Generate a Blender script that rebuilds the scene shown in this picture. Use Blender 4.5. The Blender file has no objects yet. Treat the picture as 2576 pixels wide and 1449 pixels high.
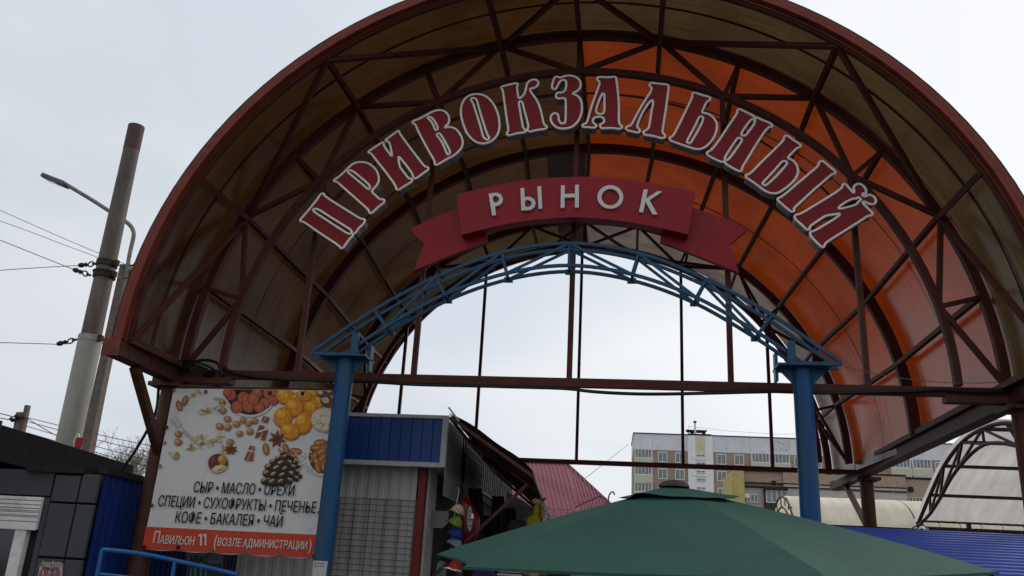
import bpy, bmesh, math, random
from mathutils import Vector, Matrix
from mathutils.geometry import tessellate_polygon
random.seed(7)
sc = bpy.context.scene
C = sc.collection
R_ = math.radians
# ------------------------------------------------------------------ camera
F_PX, CXP, CYP, EYE = 2160.0, 1288.0, 724.5, Vector((0, 0, 1.6))
_Z = Vector((352, 6324, -F_PX)).normalized()
_Y = Vector((285, -754, -F_PX)).normalized(); _Y = (_Y - _Z * _Y.dot(_Z)).normalized()
_X = _Y.cross(_Z)
ROT = Matrix((_X, _Y, _Z))
cd = bpy.data.cameras.new('camera'); cam = bpy.data.objects.new('camera', cd); C.objects.link(cam)
cd.sensor_width = 36; cd.lens = F_PX / 2576 * 36; cd.clip_start = .1; cd.clip_end = 3000
cam.matrix_world = Matrix.Translation(EYE) @ ROT.to_4x4()
sc.camera = cam
# ------------------------------------------------------------------ overcast sky, soft sun
w = bpy.data.worlds.new('World'); sc.world = w; w.use_nodes = True
nt = w.node_tree; nt.nodes.clear()
wo = nt.nodes.new('ShaderNodeOutputWorld')
sky = nt.nodes.new('ShaderNodeTexSky'); sky.sky_type = 'NISHITA'; sky.sun_disc = False
SUN_EL, SUN_AZ = 32, 42
sky.sun_elevation = R_(SUN_EL); sky.sun_rotation = R_(SUN_AZ)
bg1 = nt.nodes.new('ShaderNodeBackground'); bg1.inputs[1].default_value = .05
nt.links.new(sky.outputs[0], bg1.inputs[0])
tc = nt.nodes.new('ShaderNodeTexCoord')
nz = nt.nodes.new('ShaderNodeTexNoise'); nz.inputs['Scale'].default_value = 1.6; nz.inputs['Detail'].default_value = 4; nz.inputs['Roughness'].default_value = .45
mp = nt.nodes.new('ShaderNodeMapping'); mp.inputs['Scale'].default_value = (1, 1, 2.2); mp.inputs['Location'].default_value = (3.1, .4, .9)
nt.links.new(tc.outputs['Generated'], mp.inputs[0]); nt.links.new(mp.outputs[0], nz.inputs['Vector'])
cr = nt.nodes.new('ShaderNodeValToRGB')
cr.color_ramp.elements[0].position = .38; cr.color_ramp.elements[0].color = (.69, .745, .81, 1)
cr.color_ramp.elements[1].position = .60; cr.color_ramp.elements[1].color = (.91, .925, .95, 1)
nt.links.new(nz.outputs[0], cr.inputs[0])
bg2 = nt.nodes.new('ShaderNodeBackground'); bg2.inputs[1].default_value = 1.0
# an overcast sky is brightest round the hidden sun and dims gently away from it
_s = Vector((math.sin(R_(SUN_AZ)) * math.cos(R_(SUN_EL)), math.cos(R_(SUN_AZ)) * math.cos(R_(SUN_EL)), math.sin(R_(SUN_EL))))
dp = nt.nodes.new('ShaderNodeVectorMath'); dp.operation = 'DOT_PRODUCT'; dp.inputs[1].default_value = _s
nt.links.new(tc.outputs['Generated'], dp.inputs[0])
mr = nt.nodes.new('ShaderNodeMapRange'); mr.inputs[1].default_value = -1; mr.inputs[2].default_value = .8; mr.inputs[3].default_value = .72; mr.inputs[4].default_value = 1.08
nt.links.new(dp.outputs['Value'], mr.inputs[0])
mv = nt.nodes.new('ShaderNodeVectorMath'); mv.operation = 'SCALE'
nt.links.new(cr.outputs[0], mv.inputs[0]); nt.links.new(mr.outputs[0], mv.inputs['Scale']); nt.links.new(mv.outputs[0], bg2.inputs[0])
ad = nt.nodes.new('ShaderNodeMixShader'); ad.inputs[0].default_value = .93      # cloud cover over the clear sky
nt.links.new(bg1.outputs[0], ad.inputs[1]); nt.links.new(bg2.outputs[0], ad.inputs[2]); nt.links.new(ad.outputs[0], wo.inputs[0])
sd = bpy.data.lights.new('sun', 'SUN'); sd.energy = 1.2; sd.angle = R_(10); sd.color = (1, .97, .93)
so = bpy.data.objects.new('sun', sd); C.objects.link(so)
_sv = Vector((math.sin(R_(SUN_AZ)) * math.cos(R_(SUN_EL)), math.cos(R_(SUN_AZ)) * math.cos(R_(SUN_EL)), math.sin(R_(SUN_EL))))
so.rotation_euler = _sv.to_track_quat('Z', 'Y').to_euler()
sc.view_settings.view_transform = 'Standard'; sc.view_settings.look = 'None'
sc.view_settings.exposure = 0; sc.view_settings.gamma = 1; sc.view_settings.use_curve_mapping = False
try:
    sc.cycles.max_bounces = 8; sc.cycles.transparent_max_bounces = 12
except Exception: pass

# ------------------------------------------------------------------ places: sight lines of the survey meet a real plane
def ray(px, py): return ROT @ Vector((px - CXP, -(py - CYP), -F_PX))
def ony(px, py, y): d = ray(px, py); return EYE + d * (y / d[1])
def onx(px, py, x): d = ray(px, py); return EYE + d * (x / d[0])
def onz(px, py, z): d = ray(px, py); return EYE + d * ((z - EYE[2]) / d[2])
def crop(x0, y0, s): return lambda u, v: ((x0 + s * u) / 1.59, (y0 + s * v) / 1.59)
r3 = crop(0, 1552, .519); r2 = crop(0, 976, .39752); r5 = crop(1250, 1550, .52034)
r6 = crop(2300, 1600, .48587); r7 = crop(3100, 1500, .55487); r4 = crop(500, 1480, .56854)
r8 = crop(1650, 1900, .27877)
Z1 = crop(1180, 620, .27602); Z2 = crop(1440, 400, .27602); Z3 = crop(1800, 280, .27602)
Z4 = crop(2160, 260, .27607); Z5 = crop(2640, 340, .27607); Z6 = crop(2940, 500, .35885)
Z7 = crop(1620, 680, .28986); Z8 = crop(2280, 680, .28986)

# ------------------------------------------------------------------ materials
def lin(c): return tuple((v / 255 / 12.92) if v / 255 < .04045 else ((v / 255 + .055) / 1.055) ** 2.4 for v in c)
ALB = .72
def mat(name, col, rough=.6, metal=0, var=.25, scale=6, dirt=None, dirt_amt=.5, dscale=3, bump=.0, spec=.28, stretch=(1, 1, 1), coat=0, bscale=60):
    m = bpy.data.materials.new(name); m.use_nodes = True
    n = m.node_tree; b = n.nodes['Principled BSDF']; col = [c*ALB for c in col]; dirt = [c*ALB for c in dirt] if dirt else None
    t = n.nodes.new('ShaderNodeTexCoord'); mp = n.nodes.new('ShaderNodeMapping'); mp.inputs['Scale'].default_value = stretch
    n.links.new(t.outputs['Object'], mp.inputs[0])
    a = n.nodes.new('ShaderNodeTexNoise'); a.inputs['Scale'].default_value = scale; a.inputs['Detail'].default_value = 6; a.inputs['Roughness'].default_value = .6
    n.links.new(mp.outputs[0], a.inputs['Vector'])
    r = n.nodes.new('ShaderNodeValToRGB')
    r.color_ramp.elements[0].position = .3; r.color_ramp.elements[1].position = .7
    r.color_ramp.elements[0].color = (*[c * (1 - var) for c in col], 1)
    r.color_ramp.elements[1].color = (*[min(1, c * (1 + var)) for c in col], 1)
    n.links.new(a.outputs[0], r.inputs[0]); out = r.outputs[0]
    if dirt:
        d = n.nodes.new('ShaderNodeTexNoise'); d.inputs['Scale'].default_value = dscale; d.inputs['Detail'].default_value = 8; d.inputs['Roughness'].default_value = .7
        n.links.new(mp.outputs[0], d.inputs['Vector'])
        dr = n.nodes.new('ShaderNodeValToRGB'); dr.color_ramp.elements[0].position = .52; dr.color_ramp.elements[1].position = .72
        dr.color_ramp.elements[1].color = (dirt_amt,) * 3 + (1,)
        n.links.new(d.outputs[0], dr.inputs[0])
        mx = n.nodes.new('ShaderNodeMix'); mx.data_type = 'RGBA'
        n.links.new(dr.outputs[0], mx.inputs[0]); n.links.new(out, mx.inputs[6]); mx.inputs[7].default_value = (*dirt, 1)
        out = mx.outputs[2]
    n.links.new(out, b.inputs['Base Color'])
    b.inputs['Roughness'].default_value = rough; b.inputs['Metallic'].default_value = metal
    b.inputs['Specular IOR Level'].default_value = spec
    if coat: b.inputs['Coat Weight'].default_value = coat; b.inputs['Coat Roughness'].default_value = .15
    if bump:
        bn = n.nodes.new('ShaderNodeTexNoise'); bn.inputs['Scale'].default_value = bscale; bn.inputs['Detail'].default_value = 4
        n.links.new(mp.outputs[0], bn.inputs['Vector'])
        bp = n.nodes.new('ShaderNodeBump'); bp.inputs['Strength'].default_value = bump; bp.inputs['Distance'].default_value = .01
        n.links.new(bn.outputs[0], bp.inputs['Height']); n.links.new(bp.outputs[0], b.inputs['Normal'])
    return m

def sheet_mat(name, trans, diff, gloss=.5, rough=.12, streak=60, dirt=.5):
    """weathered translucent polycarbonate: light passes through tinted, face is glossy, soot stains run along the flutes"""
    m = bpy.data.materials.new(name); m.use_nodes = True
    n = m.node_tree; n.nodes.clear(); L = n.links.new
    out = n.nodes.new('ShaderNodeOutputMaterial')
    t = n.nodes.new('ShaderNodeTexCoord')
    uv = t.outputs['UV']
    m1 = n.nodes.new('ShaderNodeMapping'); m1.inputs['Scale'].default_value = (1.1, streak, 1); L(uv, m1.inputs[0])
    f = n.nodes.new('ShaderNodeTexNoise'); f.inputs['Scale'].default_value = 1; f.inputs['Detail'].default_value = 4; L(m1.outputs[0], f.inputs['Vector'])
    d = n.nodes.new('ShaderNodeTexNoise'); d.inputs['Scale'].default_value = .9; d.inputs['Detail'].default_value = 7; d.inputs['Roughness'].default_value = .6; L(t.outputs['Object'], d.inputs['Vector'])
    mm = n.nodes.new('ShaderNodeMath'); mm.operation = 'MULTIPLY'; L(f.outputs[0], mm.inputs[0]); L(d.outputs[0], mm.inputs[1])
    r = n.nodes.new('ShaderNodeMapRange'); r.inputs[1].default_value = .12; r.inputs[2].default_value = .36; r.inputs[3].default_value = 1 - dirt; r.inputs[4].default_value = 1.15; L(mm.outputs[0], r.inputs[0])
    def tint(c):
        x = n.nodes.new('ShaderNodeMix'); x.data_type = 'RGBA'; x.blend_type = 'MULTIPLY'; x.inputs[0].default_value = 1
        x.inputs[6].default_value = (*c, 1); L(r.outputs[0], x.inputs[7]); return x.outputs[2]
    tr = n.nodes.new('ShaderNodeBsdfTranslucent'); L(tint(trans), tr.inputs[0])
    df = n.nodes.new('ShaderNodeBsdfDiffuse'); L(tint(diff), df.inputs[0])
    a = n.nodes.new('ShaderNodeAddShader'); L(tr.outputs[0], a.inputs[0]); L(df.outputs[0], a.inputs[1])
    g = n.nodes.new('ShaderNodeBsdfGlossy'); g.inputs['Color'].default_value = (1, .97, .94, 1)
    rr = n.nodes.new('ShaderNodeMapRange'); rr.inputs[1].default_value = .3; rr.inputs[2].default_value = .7; rr.inputs[3].default_value = rough; rr.inputs[4].default_value = rough + .16; L(d.outputs[0], rr.inputs[0]); L(rr.outputs[0], g.inputs['Roughness'])
    bp = n.nodes.new('ShaderNodeBump'); bp.inputs['Strength'].default_value = .25; bp.inputs['Distance'].default_value = .02
    wv = n.nodes.new('ShaderNodeTexNoise'); m2 = n.nodes.new('ShaderNodeMapping'); m2.inputs['Scale'].default_value = (.6, 7, 1); L(uv, m2.inputs[0]); L(m2.outputs[0], wv.inputs['Vector']); wv.inputs['Scale'].default_value = 1
    L(wv.outputs[0], bp.inputs['Height']); L(bp.outputs[0], g.inputs['Normal'])
    fr = n.nodes.new('ShaderNodeLayerWeight'); fr.inputs[0].default_value = .5
    fp = n.nodes.new('ShaderNodeMath'); fp.operation = 'POWER'; fp.inputs[1].default_value = 5.0; L(fr.outputs['Facing'], fp.inputs[0])
    fm = n.nodes.new('ShaderNodeMath'); fm.operation = 'MULTIPLY_ADD'; fm.inputs[1].default_value = gloss; fm.inputs[2].default_value = .016; L(fp.outputs[0], fm.inputs[0])
    mx = n.nodes.new('ShaderNodeMixShader'); L(fm.outputs[0], mx.inputs[0]); L(a.outputs[0], mx.inputs[1]); L(g.outputs[0], mx.inputs[2])
    L(mx.outputs[0], out.inputs[0])
    return m

RED_STEEL = mat('brown_red_paint', lin((90, 42, 30)), .62, var=.3, scale=5, dirt=lin((60, 42, 36)), dirt_amt=.6, dscale=7, bump=.15)
BEAM_STEEL = mat('weathered_brown_beam_paint', lin((92, 54, 42)), .6, var=.3, scale=9, dirt=lin((72, 54, 44)), dirt_amt=.7, dscale=14, bump=.3)
RIM = mat('brown_red_rim_paint', lin((138, 58, 42)), .5, var=.2, scale=4, dirt=lin((55, 32, 28)), dirt_amt=.8, dscale=6, stretch=(1, 1, 1), bump=.2)
BLACK_EDGE = mat('black_rubber_edge', lin((38, 34, 36)), .5)
BLUE = mat('blue_paint', lin((28, 84, 120)), .42, var=.2, scale=7, dirt=lin((62, 92, 96)), dirt_amt=.65, dscale=9, bump=.12)
BLUE_POST = mat('blue_post_paint', lin((12, 82, 134)), .4, var=.14, scale=3, dirt=lin((70, 84, 78)), dirt_amt=.85, dscale=7, stretch=(1, 1, .3), bump=.2)
RUST = mat('rust', lin((74, 52, 44)), .8, var=.4, scale=20, bump=.3)
BRONZE = sheet_mat('bronze_polycarbonate', (.036, .0140, .0040), (.008, .005, .003), .75, .14, 60, .55)
BRONZE2 = sheet_mat('olive_bronze_polycarbonate', (.042, .026, .010), (.012, .009, .006), .55, .16, 60, .5)
ORANGE = sheet_mat('orange_polycarbonate', (.15, .02, .002), (.016, .004, .002), .9, .14, 70, .42)
GREYPC = sheet_mat('grey_clear_polycarbonate', (.12, .095, .08), (.05, .04, .036), .7, .2, 60, .6)
LET_RED = mat('dark_red_acrylic', lin((146, 14, 22)), .3, var=.06, spec=.2, scale=2)
LET_WHITE = mat('white_led_tube_edge', (1.25, 1.2, 1.14), .4, var=.06)
LET_SIDE = mat('grey_letter_side', lin((120, 118, 122)), .45, var=.2, scale=8)
RIB_RED = mat('crimson_ribbon_panel', lin((164, 18, 38)), .45, var=.08, scale=2, dirt=lin((110, 20, 32)), dirt_amt=.4)
RIB_WHITE = mat('off_white_letter_plastic', (.88, .88, .84), .5, var=.04)
BLACKRUB = mat('black_cable_rubber', lin((28, 26, 28)), .45)
CABLE_GREY = mat('grey_cable_sheath', lin((120, 116, 112)), .5)
WIRE = mat('dark_steel_wire', lin((52, 50, 56)), .5)

# ------------------------------------------------------------------ mesh building
class MB:
    def __init__(s): s.v = []; s.f = []; s.uv = None
    def box(s, a, b):
        a, b = Vector(a), Vector(b); i = len(s.v)
        for z in (a[2], b[2]):
            for x, y in ((a[0], a[1]), (b[0], a[1]), (b[0], b[1]), (a[0], b[1])): s.v.append(Vector((x, y, z)))
        s.f += [(i, i+3, i+2, i+1), (i+4, i+5, i+6, i+7), (i, i+1, i+5, i+4), (i+1, i+2, i+6, i+5), (i+2, i+3, i+7, i+6), (i+3, i, i+4, i+7)]
        return s
    def bar(s, p, q, w, h=None, up=(0, 1, 0)):
        p, q = Vector(p), Vector(q); h = h or w; d = (q - p).normalized(); up = Vector(up)
        a = d.cross(up)
        if a.length < 1e-4: a = d.cross(Vector((1, 0, 0)))
        a.normalize(); b = a.cross(d).normalized(); i = len(s.v)
        for e in (p, q):
            for sx, sy in ((-1, -1), (1, -1), (1, 1), (-1, 1)): s.v.append(e + a * (w / 2 * sx) + b * (h / 2 * sy))
        s.f += [(i, i+1, i+2, i+3), (i+7, i+6, i+5, i+4)] + [(i+k, i+4+k, i+4+(k+1) % 4, i+(k+1) % 4) for k in range(4)]
        return s
    def sweep(s, pts, w, h, up, closed=False):
        """rectangular section along pts; w across (pts direction x up), h along up (function or vector)"""
        n = len(pts); i = len(s.v)
        for k, p in enumerate(pts):
            a_, b_ = pts[max(k-1, 0)], pts[min(k+1, n-1)]
            d = (Vector(b_) - Vector(a_)).normalized(); u = Vector(up(k) if callable(up) else up).normalized()
            a = d.cross(u).normalized(); u = a.cross(d).normalized()
            for sx, sy in ((-1, -1), (1, -1), (1, 1), (-1, 1)): s.v.append(Vector(p) + a * (w / 2 * sx) + u * (h / 2 * sy))
        for k in range(n-1):
            for j in range(4): s.f.append((i+4*k+j, i+4*k+4+j, i+4*k+4+(j+1) % 4, i+4*k+(j+1) % 4))
        s.f += [(i, i+1, i+2, i+3), (i+4*n-1, i+4*n-2, i+4*n-3, i+4*n-4)]
        return s
    def tube(s, pts, r, n=8, closed=False, cap=True):
        pts = [Vector(p) for p in pts]; N = len(pts); i = len(s.v); a = None
        rr = r if callable(r) else (lambda k: r)
        for k, p in enumerate(pts):
            if closed: d = pts[(k+1) % N] - pts[k-1]
            else: d = pts[min(k+1, N-1)] - pts[max(k-1, 0)]
            if d.length < 1e-9: d = Vector((0, 0, 1))
            d.normalize()
            if a is None: a = d.orthogonal().normalized()
            else:
                a = a - d * a.dot(d)
                a = a.normalized() if a.length > 1e-6 else d.orthogonal().normalized()
            b = d.cross(a)
            for j in range(n):
                t = 2 * math.pi * j / n; s.v.append(p + (a * math.cos(t) + b * math.sin(t)) * rr(k))
        M = N if closed else N - 1
        for k in range(M):
            k2 = (k+1) % N
            for j in range(n): s.f.append((i+k*n+j, i+k*n+(j+1) % n, i+k2*n+(j+1) % n, i+k2*n+j))
        if not closed and cap:
            s.f.append(tuple(i+j for j in range(n))[::-1]); s.f.append(tuple(i+(N-1)*n+j for j in range(n)))
        return s
    def prism(s, outer, holes, depth, front=True, sides=True, back=True):
        """outer/holes: lists of 3D points in one plane; depth: vector from front to back"""
        loops = [[Vector(p) for p in outer]] + [[Vector(p) for p in h] for h in holes]
        flat = [p for l in loops for p in l]; i = len(s.v); n = len(flat); depth = Vector(depth)
        s.v += flat + [p + depth for p in flat]
        tris = tessellate_polygon(loops)
        for t in tris:
            if front: s.f.append(tuple(i+k for k in t))
            if back: s.f.append(tuple(i+n+k for k in reversed(t)))
        if sides:
            o = 0
            for l in loops:
                m_ = len(l)
                for k in range(m_): s.f.append((i+o+k, i+o+(k+1) % m_, i+n+o+(k+1) % m_, i+n+o+k))
                o += m_
        return s
    def quad(s, *p):
        i = len(s.v); s.v += [Vector(q) for q in p]; s.f.append(tuple(range(i, i+len(p)))); return s
    def ball(s, c, r, nu=12, nv=8, sc_=(1, 1, 1), rot=None):
        c = Vector(c); i = len(s.v)
        for a in range(nv+1):
            for b in range(nu):
                t, ph = math.pi*a/nv, 2*math.pi*b/nu
                p = Vector((math.sin(t)*math.cos(ph)*sc_[0], math.sin(t)*math.sin(ph)*sc_[1], math.cos(t)*sc_[2])) * r
                s.v.append(c + (rot @ p if rot else p))
        for a in range(nv):
            for b in range(nu): s.f.append((i+a*nu+b, i+(a+1)*nu+b, i+(a+1)*nu+(b+1) % nu, i+a*nu+(b+1) % nu))
        return s
    def build(s, name, m, parent=None, smooth=False, uvs=None, recalc=True, bevel=0):
        off = Vector((0, 0, 0))
        if parent is not None:
            r = parent
            while r.parent: r = r.parent
            if not r.get('_local'): off = Vector(r.location)
        me = bpy.data.meshes.new(name); me.from_pydata([tuple(v - off) for v in s.v], [], s.f)
        if uvs:
            lay = me.uv_layers.new(name='UVMap')
            for lp in me.loops: lay.data[lp.index].uv = uvs[lp.vertex_index]
        if recalc:
            bm = bmesh.new(); bm.from_mesh(me); bmesh.ops.recalc_face_normals(bm, faces=bm.faces); bm.to_mesh(me); bm.free()
        if smooth:
            me.polygons.foreach_set('use_smooth', [True]*len(me.polygons))
            try: me.set_sharp_from_angle(angle=R_(38))
            except Exception: pass
        me.materials.append(m) if m else None
        o = bpy.data.objects.new(name, me); C.objects.link(o)
        if parent is not None: o.parent = parent
        if bevel:
            bv = o.modifiers.new('b', 'BEVEL'); bv.width = bevel; bv.segments = 2; bv.limit_method = 'ANGLE'; bv.angle_limit = R_(40)
        return o
def thing(name, loc, label, cat, group=None, rz=0, local=False):
    o = bpy.data.objects.new(name, None); C.objects.link(o); o.location = loc; o.rotation_euler = (0, 0, rz)
    o['label'] = label; o['category'] = cat
    if group: o['group'] = group
    if local: o['_local'] = 1
    o.empty_display_size = .2
    return o
def tag(o, label, cat, group=None):
    o['label'] = label; o['category'] = cat
    if group: o['group'] = group
    return o
def struct(o): o['kind'] = 'structure'; return o
def stuff(o): o['kind'] = 'stuff'; return o
def relocate(o, loc):
    """give a one-mesh thing its origin at its base"""
    loc = Vector(loc)
    o.data.transform(Matrix.Translation(-loc)); o.location = loc; return o
def dup(o, parent, loc=None):
    c = o.copy(); C.objects.link(c); c.parent = parent
    if loc is not None: c.location = loc
    for ch in list(o.children): dup(ch, c)
    return c

# ------------------------------------------------------------------ lettering
_tc = {}
def text_raw(body, bold=0):
    k = (body, bold)
    if k in _tc: return _tc[k]
    c = bpy.data.curves.new('lettering', 'FONT'); c.body = body; c.resolution_u = 3; c.offset = bold; c.fill_mode = 'FRONT'
    o = bpy.data.objects.new('lettering', c); C.objects.link(o)
    bpy.context.view_layer.update()
    dg = bpy.context.evaluated_depsgraph_get()
    me = bpy.data.meshes.new_from_object(o.evaluated_get(dg))
    v = [tuple(x.co) for x in me.vertices]; f = [tuple(p.vertices) for p in me.polygons]
    bpy.data.objects.remove(o); bpy.data.curves.remove(c); bpy.data.meshes.remove(me)
    _tc[k] = (v, f); return v, f
_h = text_raw('Н'); CAP = max(p[1] for p in _h[0])
def put_text(mb, body, p0, p1, cap, up=(0, 0, 1), bold=0, off=(0, 0, 0)):
    if bold:
        w_ = cap*bold*1.5
        for k, (dx, dz) in enumerate(((-1, 0), (1, 0), (0, -.6), (0, .6))): put_text(mb, body, p0, p1, cap, up, 0, (dx*w_, -.00015*k, dz*w_))
        return mb
    """flat lettering from p0 to p1 (baseline ends), cap height cap"""
    v, f = text_raw(body, bold); p0, p1, up = Vector(p0), Vector(p1), Vector(up).normalized()
    x0, x1 = min(p[0] for p in v), max(p[0] for p in v)
    d = (p1 - p0); i = len(mb.v)
    for p in v: mb.v.append(p0 + d * ((p[0]-x0)/(x1-x0)) + up * (p[1]/CAP*cap) + Vector(off))
    mb.f += [tuple(i+k for k in q) for q in f]
    return mb
def smooth_loop(pts, it=2, closed=True):
    for _ in range(it):
        q = []
        n = len(pts)
        for k in range(n if closed else n-1):
            a, b = pts[k], pts[(k+1) % n]
            q += [a*.75+b*.25, a*.25+b*.75] if closed or (0 < k < n-2) else ([a, a*.25+b*.75] if k == 0 else [a*.75+b*.25, b])
        pts = q
    return pts
# ================================================================== ground
g = MB(); N = 40
for a in range(N+1):
    for b in range(N+1):
        x = -600 + 1200*a/N; y = -300 + 1200*b/N; g.v.append(Vector((x, y, 0)))
for a in range(N):
    for b in range(N): i = a*(N+1)+b; g.f.append((i, i+1, i+N+2, i+N+1))
ASPH = mat('wet_asphalt', (.14, .135, .13), .55, var=.3, scale=3, dirt=(.03, .03, .03), dirt_amt=.8, dscale=.6, bump=.3)
struct(g.build('ground', ASPH))
pv = MB().box((-5.3, 4.5, 0.004), (5.0, 26, .02))
struct(pv.build('pavement', mat('grey_paving', (.22, .21, .2), .7, var=.2, scale=4, dirt=(.1, .1, .1), dirt_amt=.7, bump=.2)))

# ================================================================== market canopy (barrel vault on four columns)
CX, ZS = -.66, 3.85
def cxy(y): return CX - .20*max(0, min(1, (y-12.75)/3.0))       # the vault drifts a little to the left towards its back
def arc(y, ang, a, b): t = R_(ang); return Vector((cxy(y) + a*math.sin(t), y, ZS + b*math.cos(t)))
Y0, Y1, Y2, Y3, Y4 = 8.35, 9.65, 12.75, 15.75, 17.3
AO, BO, AI, BI = 4.70, 4.60, 4.21, 4.05
can = thing('market_canopy', (CX, 12.8, 0), 'large arched market gate canopy of brown-red steel with bronze and orange translucent sheets', 'canopy')
def arch_member(name, y, a, b, w, h, m=RED_STEEL, a0=-90, a1=90, n=56):
    pts = [arc(y, a0+(a1-a0)*k/n, a, b) for k in range(n+1)]
    cen = Vector((cxy(y), y, ZS))
    o = MB().sweep(pts, w, h, lambda k: pts[k]-cen).build(name, m, can, smooth=True); return o
# rim: rubber edge, outer lip and band with a shadow gap
arch_member('edge_strip', Y0-.015, 4.845, 4.64, .05, .022, BLACK_EDGE)
arch_member('rim_band', Y0, 4.805, 4.60, .10, .055, RIM)
arch_member('rim_band', Y0-.010, 4.75, 4.545, .09, .045, RIM)
arch_member('rim_arch', Y0+.07, 4.70, 4.495, .05, .05, RED_STEEL)
arch_member('arch_chord', Y1, AO, BO, .085, .10)
arch_member('arch_chord', Y1, AI, BI, .08, .08)
arch_member('arch_chord', Y2, AO, BO, .10, .14)
arch_member('arch_chord', Y3, AO, BO, .10, .12)
arch_member('arch_chord', Y3, AI, BI, .08, .08)
arch_member('rim_arch', Y4, AO, BO, .07, .12)
arch_member('edge_strip', Y4, AO+.15, BO+.15, .05, .035, BLACK_EDGE)
ST = 90/7.
def O_(y, k): return arc(y, k*ST, AO, BO)
def I_(y, k): return arc(y, k*ST, AI, BI)
def strut(name, p, q, w=.07, h=None, m=RED_STEEL, par=None): return MB().bar(p, q, w, h or w).build(name, m, par or can)
for y, w_ in ((Y1, .056), (Y3, .05)):
    for k in (-6, -4, -2, 0, 2, 4, 6):
        for d in (-1, 1):
            if abs(k+d) <= 7: strut('brace', I_(y, k), O_(y, k+d), w_)
        strut('brace', I_(y, k), O_(y, k), w_*(1.2 if k == 0 else .85))
for k in range(-7, 8):                                   # purlins along the vault
    r_ = .05
    def PP(y, k=k, off=.045): return arc(y, k*ST, AO-off, BO-off)
    if abs(k) < 7:
        strut('purlin', PP(Y1), PP(Y2), .06)
        strut('purlin', PP(Y2), PP(Y3), .06)
        strut('purlin', PP(Y3), PP(Y4-.03), .05)
    if k % 2 or k == 0: strut('purlin', arc(Y0+.06, k*ST, AO-.02, BO-.12), PP(Y1), .06)
for p, q in ((0, -1), (0, 1), (-3, -1), (3, 1), (-3, -5), (3, 5), (-7, -5), (7, 5)):
    strut('brace', arc(Y0+.08, p*ST, AO-.02, BO-.12), arc(Y1, q*ST, AO-.02, BO-.02), .056)
for p, q in ((-1, 0), (1, 0), (-1, -3), (1, 3), (-5, -3), (5, 3), (-5, -7), (5, 7)):
    strut('brace', arc(Y4-.05, p*ST, AO-.06, BO-.06), arc(Y3, q*ST, AO-.02, BO-.02), .05)
# sheets
def sheet(y0, y1, a0, a1, m, da=.085, name='roof_sheet'):
    n = max(4, int(abs(a1-a0)/2.2)); s = MB(); uv = []
    for j in range(3):
        y = y0 + (y1-y0)*j/2
        for k in range(n+1):
            dp_ = max(0, (Y1-y)/(Y1-Y0)); s.v.append(arc(y, a0+(a1-a0)*k/n, AO+da+.03*dp_, BO+da-.075*dp_)); uv.append((R_(a0+(a1-a0)*k/n)*4.75, y))
    for j in range(2):
        for k in range(n): i = j*(n+1)+k; s.f.append((i, i+1, i+n+2, i+n+1))
    return s.build(name, m, can, smooth=True, uvs=uv)
G_ = -.02
yj = 9.02
for _k, (y0, y1, ml, mr) in enumerate(((Y0+.05, yj, BRONZE, BRONZE2), (yj, Y1, BRONZE, BRONZE2), (Y1, 11.2, BRONZE, ORANGE), (11.2, Y2, BRONZE, ORANGE), (Y2, 14.25, BRONZE, ORANGE), (14.25, Y3, BRONZE, ORANGE), (Y3, Y4, BRONZE2, GREYPC))):
    e_ = .085+.005*(_k % 2); sheet(y0+G_, y1-G_, -91.5, .1, ml, e_); sheet(y0+G_, y1-G_, -.1, 91.5, mr, e_+.0025)
sheet(Y2+.1, Y2+1.35, -8.5, -.6, GREYPC, .07); sheet(Y3+.1, Y4-.3, -7, -.4, GREYPC, .07)
for y in (yj,):                              # aluminium joint strips between sheets, seen as thin dark lines
    for a0, a1 in ((-90, -.5), (.5, 90)): arch_member('joint_strip', y, AO+.085, BO+.045, .008, .012, RED_STEEL, a0, a1, 30)
# springing beams, columns, ties
for s in (-1, 1):
    xi = CX + s*(AO-.0); x0, x1 = sorted((xi + s*.02, xi + s*.20))
    MB().box((x0, Y0-.07, 3.66), (x1, 18.3, 3.83)).build('side_beam', BEAM_STEEL, can, bevel=.006)
    xc = (x0+x1)/2
    e = MB().box((x0-.01, Y0-.085, 3.65), (x1+.01, Y0-.075, 3.84)).build('end_plate', RIM, can)
    for y in (Y1+.05, 16.05):
        c = MB().tube([(xc+s*.04, y, 0), (xc+s*.04, y, 3.60)], .115, 20).build('column', BEAM_STEEL, can, smooth=True)
        MB().box((xc+s*.04-.2, y-.2, 3.60), (xc+s*.04+.2, y+.2, 3.65)).build('cap_plate', BEAM_STEEL, can)
        MB().box((xc+s*.04-.2, y-.2, .02), (xc+s*.04+.2, y+.2, .04)).build('base_plate', BEAM_STEEL, can)
    strut('knee_brace', (xc, 8.78, 3.65), (xc, Y1-.02, 2.80), .09, m=BEAM_STEEL)
    strut('knee_brace', (xc, 17.35, 3.65), (xc, 16.12, 2.85), .08, m=BEAM_STEEL)
    MB().bar((xi, Y0+.08, 3.87), (xi, Y4, 3.87), .07, .08).build('sill_rail', RED_STEEL, can)
strut('tie_beam', (CX-AO-.1, Y1, 3.78), (CX+AO+.1, Y1, 3.78), .10, .082)
for s in (-1, 1): MB().box((CX+s*4.55-.5, Y1-.07, 3.66), (CX+s*4.55+.5, Y1+.07, 3.725)).build('splice_plate', BEAM_STEEL, can)
strut('tie_beam', (CX-AO, Y3, 3.70), (CX+AO, Y3, 3.70), .08, .08)
for x in (-3.92, -2.49, CX, 1.15, 2.61):                 # hangers between front truss and tie
    z1 = ZS + BI*math.sqrt(max(0, 1-((x-CX)/AI)**2))
    strut('hanger', (x, Y1, 3.8), (x, Y1, z1), .062)
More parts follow.
